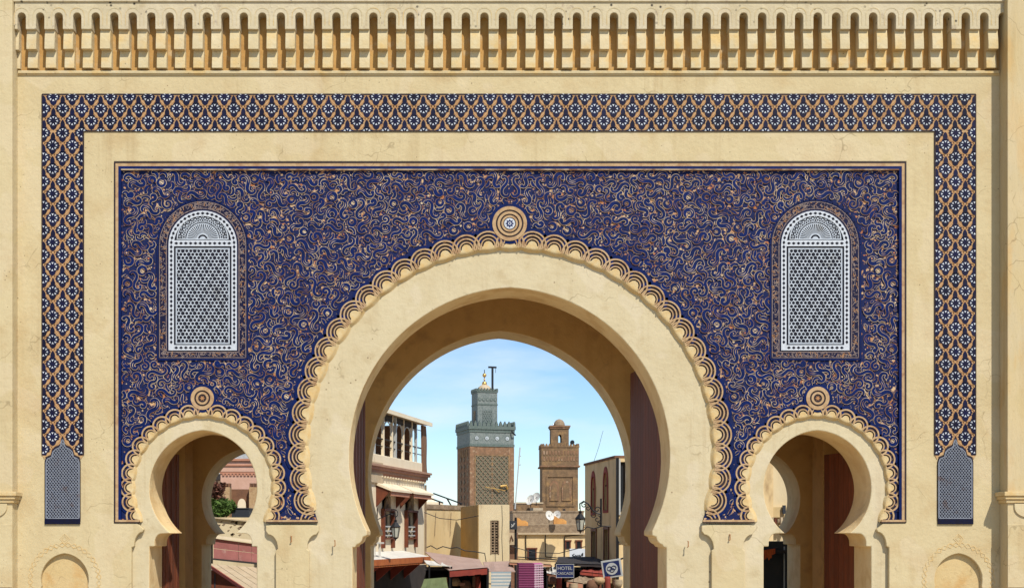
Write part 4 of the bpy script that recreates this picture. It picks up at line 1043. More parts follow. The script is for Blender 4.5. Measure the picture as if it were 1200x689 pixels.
pz0, pz1 = 4.5, zz(535)
part(MB().box(-2.1, 2.1, -H-.03, -H-.001, pz0, pz1), 'panel_field', 'moss', m1)
for a in ((-2.25, -2.1, pz0, pz1+.15), (2.1, 2.25, pz0, pz1+.15), (-2.1, 2.1, pz1, pz1+.15), (-.08, .08, pz0, pz1)): part(MB().box(a[0], a[1], -H-.1, -H-.03, a[2], a[3]), 'panel_frame', 'brick2', m1)
sebka(-2.08, 2.08, pz0, pz1, -H-.03, 7, 13, 'diamond_net', 'sebka', m1)
pass
b = MB()
for i in range(3):
    for j in range(9):
        yv_, zv = -H+.9+1.5*i, 5+j*.95
        b.idx([(-H-.07, yv_+c*.34, zv+s*.4) for c, s in ((1, 0), (0, 1), (-1, 0), (0, -1))], [(0, 1, 2, 3)])
part(b, 'side_diamonds', 'sebka', m1, kind='stuff')
for k in range(4): part(MB().box(-H-.04, -H-.001, -H+1+k*.9, -H+1.5+k*.9, zs-1.2, zs-.3), 'blind_arch', 'brick2', m1)
zb1 = zz(507.5)
part(MB().box(-H-.08, H+.08, -H-.08, H+.08, zs, zs+.3), 'ledge', 'gtile', m1)
part(MB().box(-H-.02, H+.02, -H-.02, H+.02, zs+.301, zb1), 'tile_band', 'gtile2', m1)
for i in range(4):
    x = -H+.85+i*1.31; zc_ = (zs+.3+zb1)/2; bb = MB()
    for r, yy, m in ((.30, -H-.05, 0), (.22, -H-.07, 1), (.13, -H-.09, 0), (.07, -H-.11, 1)): bb.disc(x, yy, zc_, r, 14, m, .03)
    part(bb, 'rosette', ['gtile', 'white'], m1)
for i in range(9):
    for j in range(3):
        pass
part(MB().box(-H-.1, H+.1, -H-.1, H+.1, zb1, zb1+.35), 'ledge', 'gtile', m1); part(MB().box(-H-.2, H+.2, -H-.2, H+.2, zb1+.351, zb1+.75), 'ledge', 'gtile', m1)
ztop = zb1+.752
def merlons(par, h, z, n, w_, ht, mat):
    me = None
    for side in range(4):
        for i in range(n):
            t = -h+w_/2+(2*h-w_)*i/(n-1)
            if i == n-1: continue
            x, y = [(t, -h), (h, t), (-t, h), (-h, -t)][side]
            b = MB().box(-w_/2, w_/2, -.12, .12, 0, ht*.55).box(-w_*.33, w_*.33, -.12, .12, ht*.551, ht*.8).box(-w_*.14, w_*.14, -.12, .12, ht*.801, ht) if me is None else None
            if me is None: me = b.mesh('merlon', mat)
            o = link('merlon', me, par, (x, y, z)); o.rotation_euler = (0, 0, R(90*side))
merlons(m1, H+.08, ztop, 11, .36, .62, 'gtile')
t = 1.28; ty = .3; zt1 = zz(459)
part(MB().box(-t, t, -t+ty, t+ty, ztop, zt1), 'turret', 'gtile2', m1)
part(MB().box(-.62, .62, -t+ty-.05, -t+ty-.001, ztop, zz(480)), 'turret_window', 'gtile', m1); sebka(-.6, .6, ztop, zz(480), -t+ty-.05, 4, 4, 'window_net', 'gtile2', m1, .05, .04)
part(MB().box(-t-.05, -t-.001, ty-.4, ty+.4, ztop, zz(480)), 'side_window', 'rub', m1)
part(MB().box(-t-.05, t+.05, -t+ty-.05, t+ty+.05, zz(474), zz(472.5)), 'turret_ledge', 'gtile', m1)
for i in range(5): b = MB(); x = -t+.28+i*.5; b.disc(x, -t+ty-.04, zz(467.5), .22, 12, 0, .04); b.disc(x, -t+ty-.06, zz(467.5), .12, 10, 1, .02); part(b, 'turret_roundel', ['gtile', 'gtile2'], m1)
part(MB().box(-t-.08, t+.08, -t+ty-.08, t+ty+.08, zt1+.001, zt1+.18), 'turret_ledge', 'gtile', m1)
tm = link('turret_crown', None, m1, (0, ty, 0)); merlons(tm, t, zt1+.18, 7, .26, .34, 'gtile')
part(MB().lathe([(.95, 0), (.93, .25), (.8, .55), (.5, .8), (.2, .95), (.05, 1.0)], (0, ty, zt1+.18), 20), 'dome', 'sheet', m1, smooth=True)
part(MB().tube([(0, ty, zt1+1), (0, ty, zz(431))], .05, 6), 'finial_rod', 'iron', m1)
for z, r in ((zz(447.5), .34), (zz(437.5), .27), (zz(442.5), .12)): part(MB().lathe([(.03, -r), (r*.7, -r*.7), (r, 0), (r*.7, r*.7), (.03, r)], (0, ty, z), 12), 'finial_ball', 'gold', m1, smooth=True)
ro = part(MB().box(.98, 1.2, .0+ty, .22+ty, zt1, zz(428.5)), 'flag_gallows', 'iron', m1); part(MB().box(.55, 1.6, ty, ty+.2, zz(428.5), zz(426.5)), 'gallows_arm', 'iron', ro); part(MB().tube([(1.52, ty+.1, zz(428)), (1.5, ty+.1, zz(434))], .03, 4), 'pulley_rope', 'iron', ro)
b = MB().tube([(-1.0, -H-.4, zz(571)), (1.6, -H-.4, zz(575))], .04, 5).tube([(.1, -H-.35, zz(571)), (.8, -H-.4, zz(577))], .06, 5).tube([(1.0, -H-.3, zz(570)), (1.7, -H-.5, zz(569)), (1.9, -H-.3, zz(573))], .14, 6)
part(b, 'lamp_bracket', 'gold', m1)
part(MB().tube([(H-.4, -H-.3, zb1+.2), (H-.2, -H-.5, zb1-.1), (H+.1, -H-.3, zb1-.3)], .1, 6), 'floodlight', 'iron', m1)

# ---- smaller brick minaret
D2 = 110.; k2 = D2/F; S2 = 43*k2; G = S2/2; zy = lambda py: CAMH+(627-py)*k2
m2 = thing('brick_minaret', 'shorter weathered brown brick minaret with small domed turret', 'minaret', ((656.5-534)*k2, D2-DIST+G, 0), R(0))
part(MB().box(-G+.04, G-.04, -G+.04, G, 0, zy(547)), 'shaft', 'brick2', m2); part(MB().box(-G-.03, G+.03, -G-.03, G, zy(547)+.13, zy(524)), 'upper_block', 'brick2', m2)
part(MB().box(-G-.14, G+.14, -G-.14, G+.1, zy(547)+.001, zy(547)+.129), 'ledge', 'brick', m2)
part(MB().box(-G-.08, G+.08, -G-.08, G+.05, zy(524)+.001, zy(524)+.12), 'ledge', 'brick2', m2)
merlons(m2, G-.05, zy(524)+.12, 12, .2, .22, 'brick2')
rz0, rz1 = zy(593), zy(557)
for a in ((-1.25, -1.13, rz0, rz1), (1.13, 1.25, rz0, rz1), (-1.13, 1.13, rz1-.12, rz1), (-1.13, 1.13, rz0, rz0+.1)): part(MB().box(a[0], a[1], -G-.04, -G+.05, a[2], a[3]), 'panel_frame', 'brick2', m2)
for cx in (-.55, .55):
    b = MB().prism(pointed(cx-.42, cx+.42, rz0+.5, rz1-.45), -G-.03, -G+.03); part(b, 'blind_arch', 'brick', m2)
    part(MB().prism(pointed(cx-.28, cx+.28, rz0+.5, rz1-.65), -G-.05, -G-.031), 'blind_arch', 'brick2', m2)
part(MB().prism(pointed(-.14+.35, .14+.35, zy(602), zy(596)), -G+.0, -G+.04), 'slit', 'void', m2)
for i in range(24):
    x = -G+.1+(i % 12)*.27; z = zy(543)+.25+(i//12)*.55; part(MB().box(x, x+.17, -G-.06, -G-.031, z, z+.35), 'blind_merlon', 'brick', m2)
tx_ = .05; tw = .80; zl = zy(521)-.1; zu = zy(501)
b = MB(); b.prism([(-tw+tx_, zl), (tw+tx_, zl), (tw+tx_, zu), (-tw+tx_, zu)], -tw, tw, holes=[pointed(-.15+tx_, .15+tx_, zl+.35, zl+1.1)]); part(b, 'turret', 'brick2', m2)
part(MB().box(-tw+tx_-.08, tw+tx_+.08, -tw-.08, tw+.08, zu+.001, zu+.14), 'turret_ledge', 'brick', m2); part(MB().box(-tw+tx_-.14, tw+tx_+.14, -tw-.14, tw+.14, zu+.141, zu+.27), 'turret_ledge', 'brick', m2)
part(MB().lathe([(.52, 0), (.52, .12), (.46, .35), (.3, .55), (.1, .64), (.02, .65)], (tx_, 0, zu+.27), 16), 'dome', 'rub', m2, smooth=True)
part(MB().disc(tx_+1.03, -G-.1, zy(518), .19, 12, 0, .3), 'loudspeaker', 'iron', m2)

# ---- mast, roofscape, dishes
ms_ = thing('aerial_mast', 'thin grey aerial mast between the two minarets', 'mast', (X0(605, 60), 60, 0))
k_ = 84/F; part(MB().tube([((603.5-534)*k_-X0(605, 60), 0, 5), ((609.5-534)*k_-X0(605, 60), 0, Z0(524, 60))], .05, 6), 'pole', 'signgrey', ms_)
for y in (535, 545): part(MB().tube([((607.5-534)*k_-X0(605, 60), 0, Z0(y, 60)), ((610.5-534)*k_-X0(605, 60), 0, Z0(y-1, 60))], .03, 4), 'crossbar', 'signgrey', ms_)
def block(name, label, px0, px1, py, D, depth, mat, cat='house', **k):
    Y = D-DIST; t = thing(name, label, cat, (X0((px0+px1)/2, Y), Y, 0)); h = (X0(px1, Y)-X0(px0, Y))/2
    part(MB().box(-h, h, 0, depth, 0, Z0(py, Y)), 'wall', mat, t); part(MB().box(-h-.05, h+.05, -.05, depth+.05, Z0(py, Y)+.001, Z0(py, Y)+.12), 'parapet', k.get('cap', mat), t); return t, h, Y
tb, hb, Yb = block('tan_house', 'long low tan house with small dark windows behind the market stalls', 594, 700, 617, 64, 6, 'tanw', cap='sheet')
cxb = X0(647, Yb)
def on(px, py, Y, cx): return X0(px, Y)-cx, Z0(py, Y)
for (a, c, d, e) in ((619.5, 627.5, 643, 656), (663.5, 667.5, 634, 643), (676, 680.5, 634, 643)):
    x0, z1 = on(a, d, Yb, cxb); x1, z0 = on(c, e, Yb, cxb); wf = part(MB().box(x0-.06, x0, -.06, .02, z0, z1).box(x1, x1+.06, -.06, .02, z0, z1).box(x0-.1, x1+.1, -.08, .02, z1, z1+.07), 'window_frame', 'redbrown', tb)
    part(MB().box(x0, x1, -.03, -.002, z0, z1), 'pane', 'glass', wf)
    for k in range(3): part(MB().box(x0, x1, -.05, -.031, z0+(z1-z0)*(k+1)/4-.02, z0+(z1-z0)*(k+1)/4+.02), 'bar', 'iron', wf)
x0, z0 = on(603, 624, Yb, cxb); x1, z1 = on(684, 617, Yb, cxb)
part(MB().box(x0-.3, x1, -.12, -.002, z0, z1+.1), 'stone_course', 'rub', tb); part(MB().box(x0-.3, x1+.2, -.16, -.002, z0-.09, z0-.001), 'string_course', 'sheet', tb)
for a in (((616, 627), (616.5, 655)), ((639, 626), (639, 652)), ((661.5, 628), (661.5, 655)), ((661.5, 628), (683, 626)), ((604, 652), (661, 656)), ((639, 652), (672, 655))): 
    (xa, za), (xb, zb_) = on(*a[0], Yb, cxb), on(*a[1], Yb, cxb); part(MB().tube([(xa, -.08, za), (xb, -.08, zb_)], .025, 4), 'cable', 'iron', tb)
part(MB().box(-hb, X0(606.5, Yb)-cxb, -.3, -.001, 0, Z0(624, Yb)), 'side_wall', 'brownw', tb)
sgn = thing('arabic_board', 'white board with black Arabic lettering beside the street lantern', 'sign', (X0(677, 37), 37, Z0(654, 37)))
kk = 61/F; part(MB().box(-9.5*kk, 9*kk, 0, .05, 0, 11.5*kk), 'board', 'white', sgn)
st = MB()
for line in ([(-5.5, 3), (-4, 2.4), (-2.5, 3), (-2, 4.2)], [(-2.2, 3), (-.5, 2.6), (.3, 4), (1, 2.8), (2, 3), (2.6, 4.4)], [(2.2, 3), (3.6, 2.8), (4.6, 3.2), (4.9, 5.6)], [(5.8, 2.9), (5.9, 6.6)], [(-6, 4.6), (-5.8, 2.8)]):
    st.tube([(x*kk, -.004, z*kk) for x, z in line], .028, 4)
for x, z in ((-3.6, 1.4), (-4.4, 5), (.2, 1.3), (1.2, 1.3)): st.disc(x*kk, -.02, z*kk, .03, 6, 0, .02)
part(st, 'lettering', 'signblack', sgn)
rb_, hr, Yr = block('rubble_house', 'grey rubble stone house below the shorter minaret', 601, 684, 600, 90, 5, 'rub')
for a, c, d, e in ((606, 634, 590, 600), (664, 684, 590, 603)): 
    pass
gh, hg, Yg = block('pale_roof_house', 'distant pale flat roofed house left of the shorter minaret', 605, 636, 590, 97, 5, 'brick2', cap='sheet')
part(MB().box(X0(621, Yg)-X0(620.5, Yg), X0(636, Yg)-X0(620.5, Yg), -.3, -.06, Z0(598, Yg), Z0(595, Yg)), 'white_patch', 'sheet', gh)
def dish(px, py, D, r, az, lab, mat='white_cloth'):
    Y = D-DIST; t = thing('satellite_dish', lab, 'satellite dish', (X0(px, Y), Y, Z0(py, Y)-r*1.3), 0, 'satellite dishes on the rooftops')
    b = MB(); rs, n = 5, 16; pts = []; ax = Vector((math.sin(az), -math.cos(az), .45)).normalized(); u = ax.cross(Vector((0, 0, 1))).normalized(); v = u.cross(ax)
    c = Vector((0, 0, r*1.3))
    pts.append(c)
    for i in range(1, rs+1):
        for j in range(n):
            rr = r*i/rs; pts.append(c+(u*math.cos(2*math.pi*j/n)*.9+v*math.sin(2*math.pi*j/n))*rr+ax*(.28*r*(i/rs)**2))
    fs = [(0, 1+j, 1+(j+1) % n) for j in range(n)]+[(1+(i-1)*n+j, 1+(i-1)*n+(j+1) % n, 1+i*n+(j+1) % n, 1+i*n+j) for i in range(1, rs) for j in range(n)]
    b.idx(pts, fs); part(b, 'reflector', mat, t, smooth=True)
    part(MB().tube([(0, .1, 0), (0, .1, r*1.3)], r*.07, 5), 'mast', 'iron', t)
    part(MB().tube([c-v*r*.9, c+ax*r*.9], r*.02, 4).lathe([(r*.05, 0), (r*.05, r*.1)], tuple(c+ax*r*.9), 6), 'receiver_arm', 'iron', t)
dish(643.5, 604.5, 62, .27, .5, 'large white satellite dish on the tan house roof, left one')
dish(653, 603.5, 63.5, .24, -.4, 'white satellite dish on the tan house roof beside the orange sheet')
dish(622, 586, 95, .42, -.7, 'distant pale satellite dish nearest the aerial mast')
dish(628.5, 583.5, 96, .45, -.7, 'distant pale satellite dish nearest the shorter minaret')
for px0, px1, py, lab in ((606, 619, 613, 'orange sheet draped on the roof edge beside the black sign'), (649, 664, 611, 'orange sheet draped beside the white dishes')):
    Y = 38.6; t = MB(); xa, xb = X0(px0, Y), X0(px1, Y); z = Z0(py, Y); n = 8
    for i in range(n):
        a, c = xa+(xb-xa)*i/n, xa+(xb-xa)*(i+1)/n; ha, hc = .30-.028*i+.03*math.sin(i*1.3), .30-.028*(i+1)+.03*math.sin((i+1)*1.3)
        t.hexa([(a, Y, z-.12), (c, Y, z-.12), (c, Y+.5, z-.12), (a, Y+.5, z-.12)], [(a, Y+.1, z+ha*.8), (c, Y+.1, z+hc*.8), (c, Y+.4, z+hc), (a, Y+.4, z+ha)])
    t.build('orange_sheet', 'orangetarp', label=lab, cat='sheet', group='orange sheets on the roofs')
t = thing('black_sign', 'small square black sign with pale emblem on a post beside the box house', 'sign', (X0(601, 28.5), 28.5, 0))
ks = 52.5/F; part(MB().tube([(3.4*ks, .1, 0), (3.4*ks, .1, Z0(606, 28.5))], .05, 6), 'post', 'iron', t)
part(MB().box(-5.3*ks, 4.9*ks, -.06, .04, Z0(620, 28.5), Z0(610, 28.5)), 'board', 'signblack', t); part(MB().tube([(-2*ks, -.075, Z0(617.5, 28.5)), (0, -.075, Z0(616, 28.5)), (2*ks, -.075, Z0(612.5, 28.5))], .028, 5).tube([(-2*ks, -.075, Z0(614, 28.5)), (-.5*ks, -.075, Z0(616.5, 28.5))], .022, 5), 'emblem', 'signgrey', t)
part(MB().box(-5.3*ks, 1.8*ks, -.03, .03, Z0(638, 28.5), Z0(624, 28.5)), 'poster', 'sheet', t); part(MB().tube([(-4*ks, -.05, Z0(636, 28.5)), (-1.5*ks, -.05, Z0(627, 28.5)), (.3*ks, -.05, Z0(633, 28.5))], .03, 5), 'poster_mark', 'brownw', t)

# ---- building on the right of the street
rf = Face(685.5, 50, 721.5, 45)
rb2 = rf.thing('tan_corner_building', 'tall tan corner building with narrow pointed windows, right of the street', 'building')
z1 = rf.z(721.5, 536.5); L2 = rf.len
hs = []
for a, c, d, e in ((693.5, 697.5, 556, 601), (707.8, 712.5, 551, 598)): hs.append(pointed(rf.u(a), rf.u(c), rf.z(c, e), rf.z(c, d)))
hs2 = []
for a, c, d, e in ((694, 698.8, 622, 656), (708.5, 713.4, 620, 656)): hs2.append((rf.u(a), rf.u(c), rf.z(c, e), rf.z(c, d)))
b = MB(); wallbox(b, 0, L2, 0, z1, 6, hs+hs2); part(b, 'wall', 'tanw', rb2)
part(MB().box(-.04, L2+.04, -.05, .4, z1+.001, z1+.09), 'coping', 'brownw', rb2)
for q in hs:
    us_ = [p[0] for p in q]; zs_ = [p[1] for p in q]; a, c, d, e = min(us_), max(us_), min(zs_), max(zs_)
    b = MB().prism(pointed(a-.07, c+.07, d-.08, e+.16), -.035, -.001, holes=[pointed(a+.02, c-.02, d+.02, e-.05)]); fr = part(b, 'window_surround', 'awn_red', rb2)
    part(MB().box(a, c, .2, .23, d, e), 'pane', 'glass', fr); part(MB().box(a, c, .05, .12, d+.62*(e-d), d+.66*(e-d)), 'transom', 'redbrown', fr)
    part(MB().prism(pointed(a, c, d+.66*(e-d), e), .08, .12), 'tympanum', 'terra', fr)
for a, c, d, e in hs2:
    fr = part(MB().box(a-.08, a, -.04, .1, d, e).box(c, c+.08, -.04, .1, d, e).box(a-.1, c+.1, -.05, .1, e, e+.1), 'window_surround', 'redbrown', rb2); part(MB().box(a, c, .2, .23, d, e), 'pane', 'glass', fr)
# its end wall facing the gate, with a tall dark window in a pale frame
ee = Face(721.9, 44.9, 760, 44.9)
en = MB(); part(en.box(L2-.02, L2+2.9, .0, 3, 0, .01), 'threshold', 'ground', rb2)
e2 = ee.thing('end_wing', 'grey end wing with a tall white framed dark window', 'building')
wz0, wz1 = ee.z(728, 600), ee.z(728, 541)
b = MB(); wallbox(b, .02, ee.len, 0, z1-.02, 3, [(ee.u(727), ee.u(733), wz0, wz1)]); part(b, 'wall', 'tanw', e2)
fr = part(MB().box(ee.u(724.5), ee.u(727), -.05, -.001, wz0-.1, wz1+.1).box(ee.u(733), ee.u(735.5), -.05, -.001, wz0-.1, wz1+.1), 'window_frame', 'signgrey', e2); part(MB().box(ee.u(727), ee.u(733), .1, .14, wz0, wz1), 'pane', 'glass', fr)
fr = part(MB().box(ee.u(722.5), ee.u(728.5), -.05, -.001, ee.z(725, 636), ee.z(725, 628)), 'window_frame', 'signgrey', e2); part(MB().box(ee.u(723.5), ee.u(727.5), -.07, -.051, ee.z(725, 635), ee.z(725, 629)), 'pane', 'glass', fr)
part(MB().box(-.0, .1, -.06, .02, 0, z1), 'downpipe', 'iron', e2)
# street lantern on its scrolled arm
ls = thing('street_lantern', 'black street lantern hung from a scrolled iron arm on the tan corner building', 'street lamp', (X0(704, 18), 18, 0))
k_ = 42/F; q = lambda x, y: ((x-704)*k_, 0, Z0(y, 18))
part(MB().tube([q(704.3, 584), q(704.3, 617)], .035, 6), 'wall_bar', 'iron', ls)
part(MB().tube([q(704, 602), q(699, 601), q(694, 597), q(689, 590), q(684, 587), q(679.5, 590), q(679.5, 596)], .028, 6), 'arm', 'iron', ls)
for x, y, r, a, sg in ((700, 597, .11, 0, 1), (700, 608, .13, 90, -1), (696, 603, .10, 180, 1), (689, 595, .09, 45, -1), (684.5, 591.5, .1, 90, 1), (702, 613, .08, 0, -1)):
    c = q(x, y); part(MB().tube([(px_, 0, pz_) for px_, pz_ in spiral(c[0], c[2], r, 1.1, a, sg)], .017, 5), 'scroll', 'iron', ls)
c = q(680, 601); lantern(ls, c[0], 0, c[2], .85)
cc = thing('lamp_cable', 'thin dark cable along the tan corner building below its upper windows', 'cable', (X0(704, 20), 20, 0)); part(MB().tube([((x-704)*44/F, 0, Z0(y, 20)) for x, y in ((683, 622), (688, 617), (696, 619), (706, 616), (716, 617))], .02, 5), 'line', 'iron', cc)
wire = thing('overhead_wire', 'thin wire rising across the sky above the tan corner building', 'wire', (X0(705, 26), 26, 0)); part(MB().tube([((x-705)*50/F, (x-700)*.2, Z0(y, 26)) for x, y in ((688, 545), (697, 533), (706, 520), (716, 503), (722, 494))], .008, 4), 'strand', 'iron', wire)

# ---- market: awnings, cloths, signs
def awning(name, label, D, back, front, drop, mat, vm, cat='awning', lift=0.0, dd=2.0, nseg=6, sag=.08, poles=True):
    """back/front: ((px, py),(px, py)) left and right ends; back edge dd metres behind"""
    Yf = D-DIST; Yb_ = Yf+dd; fl, frr = P(*front[0], Yf), P(*front[1], Yf); bl, br = P(*back[0], Yb_), P(*back[1], Yb_)
    o = Vector(((fl.x+frr.x)/2, Yf, 0)); t = thing(name, label, cat, tuple(o)); b = MB()
    for i in range(nseg):
        for j in range(4):
            g_ = lambda i_, j_: (fl.lerp(frr, i_/nseg)).lerp(bl.lerp(br, i_/nseg), j_/4)-o-Vector((0, 0, sag*math.sin(math.pi*j_/4)*(.6+.4*math.sin(i_*2.3))))
            b.slab([g_(i, j), g_(i+1, j), g_(i+1, j+1), g_(i, j+1)], .03)
    part(b, 'canopy', mat, t)
    if vm:
        for i in range(nseg):
            a, c = fl.lerp(frr, i/nseg)-o, fl.lerp(frr, (i+1)/nseg)-o; dz = Vector((0, 0, drop*(1+.08*math.sin(i*3))))
            part(MB().hexa([a, c, c+Vector((0, .03, 0)), a+Vector((0, .03, 0))], [a-dz, c-dz, c-dz+Vector((0, .03, 0)), a-dz+Vector((0, .03, 0))]), 'valance', vm, t)
    if poles:
        for e_ in (fl, frr): p_ = e_-o; part(MB().tube([(p_.x, .05, 0), (p_.x, .05, p_.z-.03)], .03, 6), 'pole', 'iron', t)
    return t
awning('pink_awning', 'dusty pink awning with red valance in front of the pale box house', 41, ((498, 646), (562, 655)), ((527, 668), (571, 664.5)), .22, 'awn_pink', 'awn_red', dd=6)
awning('small_pink_awning', 'short pale pink awning over the striped cloth', 42, ((566, 658), (600, 657)), ((571, 669), (604, 669)), .05, 'awn_pink', None, dd=4)
awning('white_awning', 'narrow white awning edge between the cafe canopy and the pink awning', 41.5, ((497, 656), (520, 658)), ((503, 661), (529, 662.5)), .04, 'white_cloth', None, dd=3)
awning('brown_awning', 'long brown awning edge below the tan house', 44, ((598, 655), (645, 658)), ((597, 658.5), (646, 661)), .08, 'tan', 'terra', dd=2)
st = thing('striped_cloth', 'white cloth with blue grey stripes hanging below the short pink awning', 'cloth', (X0(588, 17), 17, 0)); k_ = 41/F
for i in range(16):
    y0 = 669.5+i*1.9; part(MB().hexa(*[[((x-588)*k_, 0+.05*math.sin(x), Z0(yy, 17)), ((x2-588)*k_, .05*math.sin(x2), Z0(yy, 17)), ((x2-588)*k_, .08, Z0(yy, 17)), ((x-588)*k_, .08, Z0(yy, 17))] for yy in (y0, y0+1.88) for x, x2 in ((575.5, 599),)]), 'stripe', 'white_cloth' if i % 2 else 'stripe', st)
pass
mg = thing('magenta_cloth', 'magenta checked cloth hung over a tall stall frame', 'cloth', (X0(622, 16), 16, 0)); k_ = 40/F
zt2, zb2 = Z0(660, 16), Z0(705, 16)
part(MB().hexa([(-14*k_, 0, zb2), (4*k_, 0, zb2), (4*k_, 1.2, zb2), (-14*k_, 1.2, zb2)], [(-14.0*k_, 0, zt2), (4*k_, 0, zt2), (4*k_, 1.2, zt2), (-14*k_, 1.2, zt2)]), 'cloth_front', 'magenta', mg)
part(MB().hexa([(4.05*k_, 0, zb2), (17*k_, .5, zb2), (17*k_, 1.2, zb2), (4.05*k_, 1.2, zb2)], [(4.05*k_, 0, zt2), (15*k_, .5, zt2-.02), (15*k_, 1.2, zt2), (4.05*k_, 1.2, zt2)]), 'cloth_side', 'magl', mg)
pass
b = MB()
for i in range(16):
    z = zt2-.06-i*.078; b.box(-14*k_, 3.9*k_, -.012, -.001, z, z+.018, 0); b.hexa([(4.1*k_, -.02, z), (16*k_, .46, z), (16*k_, .48, z), (4.1*k_, -.002, z)], [(4.1*k_, -.02, z+.03), (16*k_, .46, z+.03), (16*k_, .48, z+.03), (4.1*k_, -.002, z+.03)], 1)
for i in range(5): x = 5+i*2.2; b.hexa([((x)*k_, (x-4)*.042-.02, zb2), ((x+.7)*k_, (x-3.3)*.042-.02, zb2), ((x+.7)*k_, (x-3.3)*.042, zb2), (x*k_, (x-4)*.042, zb2)], [((x)*k_, (x-4)*.042-.02, zt2-.03), ((x+.7)*k_, (x-3.3)*.042-.02, zt2-.03), ((x+.7)*k_, (x-3.3)*.042, zt2-.03), (x*k_, (x-4)*.042, zt2-.03)], 1)
part(b, 'woven_check', ['magdark', 'pinkl2'], mg); pass
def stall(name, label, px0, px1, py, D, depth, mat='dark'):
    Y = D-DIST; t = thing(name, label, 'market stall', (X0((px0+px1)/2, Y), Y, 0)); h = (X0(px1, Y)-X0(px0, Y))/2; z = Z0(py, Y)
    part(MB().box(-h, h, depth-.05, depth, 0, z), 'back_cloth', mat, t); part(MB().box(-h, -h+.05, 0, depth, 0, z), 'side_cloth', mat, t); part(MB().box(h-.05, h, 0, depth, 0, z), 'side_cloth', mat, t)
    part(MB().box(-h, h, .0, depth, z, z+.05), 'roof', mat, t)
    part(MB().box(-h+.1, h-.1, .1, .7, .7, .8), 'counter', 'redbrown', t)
    r2 = random.Random(int(px0))
    for i in range(14):
        x = r2.uniform(-h+.15, h-.35); z_ = r2.uniform(z-1.1, z-.2); part(MB().box(x, x+r2.uniform(.08, .22), .05+.01*i, .06+.01*i, z_-r2.uniform(.1, .4), z_), 'hanging_ware', r2.choice(['brownw', 'redbrown', 'terra', 'signblack', 'tan']), t)
    return t
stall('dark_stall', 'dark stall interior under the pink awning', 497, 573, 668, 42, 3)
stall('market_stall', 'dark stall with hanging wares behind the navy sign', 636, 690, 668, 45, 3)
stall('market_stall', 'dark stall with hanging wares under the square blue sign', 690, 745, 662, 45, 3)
awning('green_awning', 'olive green awning hanging below the cafe canopy corner', 40.5, ((497, 678), (523, 676)), ((492, 690), (526, 690)), .4, 'green', 'green', dd=.6)
awning('dark_umbrella_cover', 'dark flat stall cover stretching right from the navy sign', 44.5, ((654, 652), (713, 652)), ((651, 659), (706, 661)), .1, 'dark', 'dark', dd=4)
awning('brown_stall_cover', 'brown stall cover with white edge below the dark cover', 42, ((688, 669), (708, 673)), ((664, 680.5), (683, 683)), .2, 'rub', 'terra', dd=2.5)
awning('pale_stall_cover', 'small pale cover left of the navy sign', 43, ((640, 664), (655, 664)), ((641, 671), (652, 673)), .08, 'white_cloth', 'redbrown', dd=2)
awning('red_stall_cover', 'dull red stall cover behind the square blue sign', 43.5, ((690, 660), (712, 660)), ((680, 669), (709, 672)), .12, 'awn_red', 'awn_red', dd=3)
def textmesh(body, size, mat, par, x, y, z, name):
    cu_ = bpy.data.curves.new(name, 'FONT'); cu_.body = body; cu_.size = size; cu_.align_x = 'CENTER'; cu_.extrude = .006
    o = bpy.data.objects.new('tmp_text', cu_); COL.objects.link(o); dg = bpy.context.evaluated_depsgraph_get(); me = bpy.data.meshes.new_from_object(o.evaluated_get(dg)); bpy.data.objects.remove(o)
    me.materials.clear(); me.materials.append(M[mat]); r = link(name, me, par, (x, y, z)); r.rotation_euler = (R(90), 0, 0); return r
Y = 17.5; k_ = (DIST+Y)/F
ns = thing('navy_sign', 'navy sign with white lettering HOTEL CASCADE over the stalls', 'sign', (X0(662, Y), Y, Z0(676, Y)), R(2))
part(MB().box(-9.8*k_, 10.2*k_, 0, .06, 0, 15*k_), 'board', 'signblue', ns)
fr = MB()
for a in ((-10.3, -9.8, -.5, 15.5), (10.2, 10.7, -.5, 15.5), (-9.8, 10.2, -.5, 0), (-9.8, 10.2, 15, 15.5)): fr.box(a[0]*k_, a[1]*k_, -.01, .07, a[2]*k_, a[3]*k_)
part(fr, 'frame', 'signgrey', ns)
textmesh('HOTEL', 5.6*k_, 'signgrey', ns, 0, -.008, 8.7*k_, 'lettering'); textmesh('CASCADE', 4.2*k_, 'signgrey', ns, .2*k_, -.008, 3.2*k_, 'lettering')
Y = 17.2; k_ = (DIST+Y)/F
bs = thing('square_blue_sign', 'tilted white edged box sign with a blue panel and round ring emblem', 'sign', (X0(717, Y), Y, Z0(666, Y)), R(-14)); bs.rotation_euler = (0, R(-9), R(-10))
part(MB().box(-11.5*k_, 11.5*k_, .0, .22, -10.5*k_, 10.5*k_), 'light_box', 'signgrey', bs, bevel=.01); part(MB().box(-9.3*k_, 9.5*k_, -.012, -.001, -8.3*k_, 8.6*k_), 'panel', 'signblue', bs)
b = MB(); b.disc(0, -.02, 0, 7*k_, 28, 0, .008)
part(b, 'disc', 'signgrey', bs)
b = MB()
for x, z in ((-2.5, .6), (2.5, .9), (.2, -1.6)): b.tube([((x+2.7*math.cos(R(t)))*k_, -.028, (z+2.3*math.sin(R(t)))*k_) for t in range(0, 361, 24)], .45*k_, 5)
part(b, 'ring_emblem', 'signblue', bs); part(MB().tube([(9*k_, .1, 9*k_), (14*k_, .3, 10*k_)], .03, 5), 'mount', 'iron', bs)

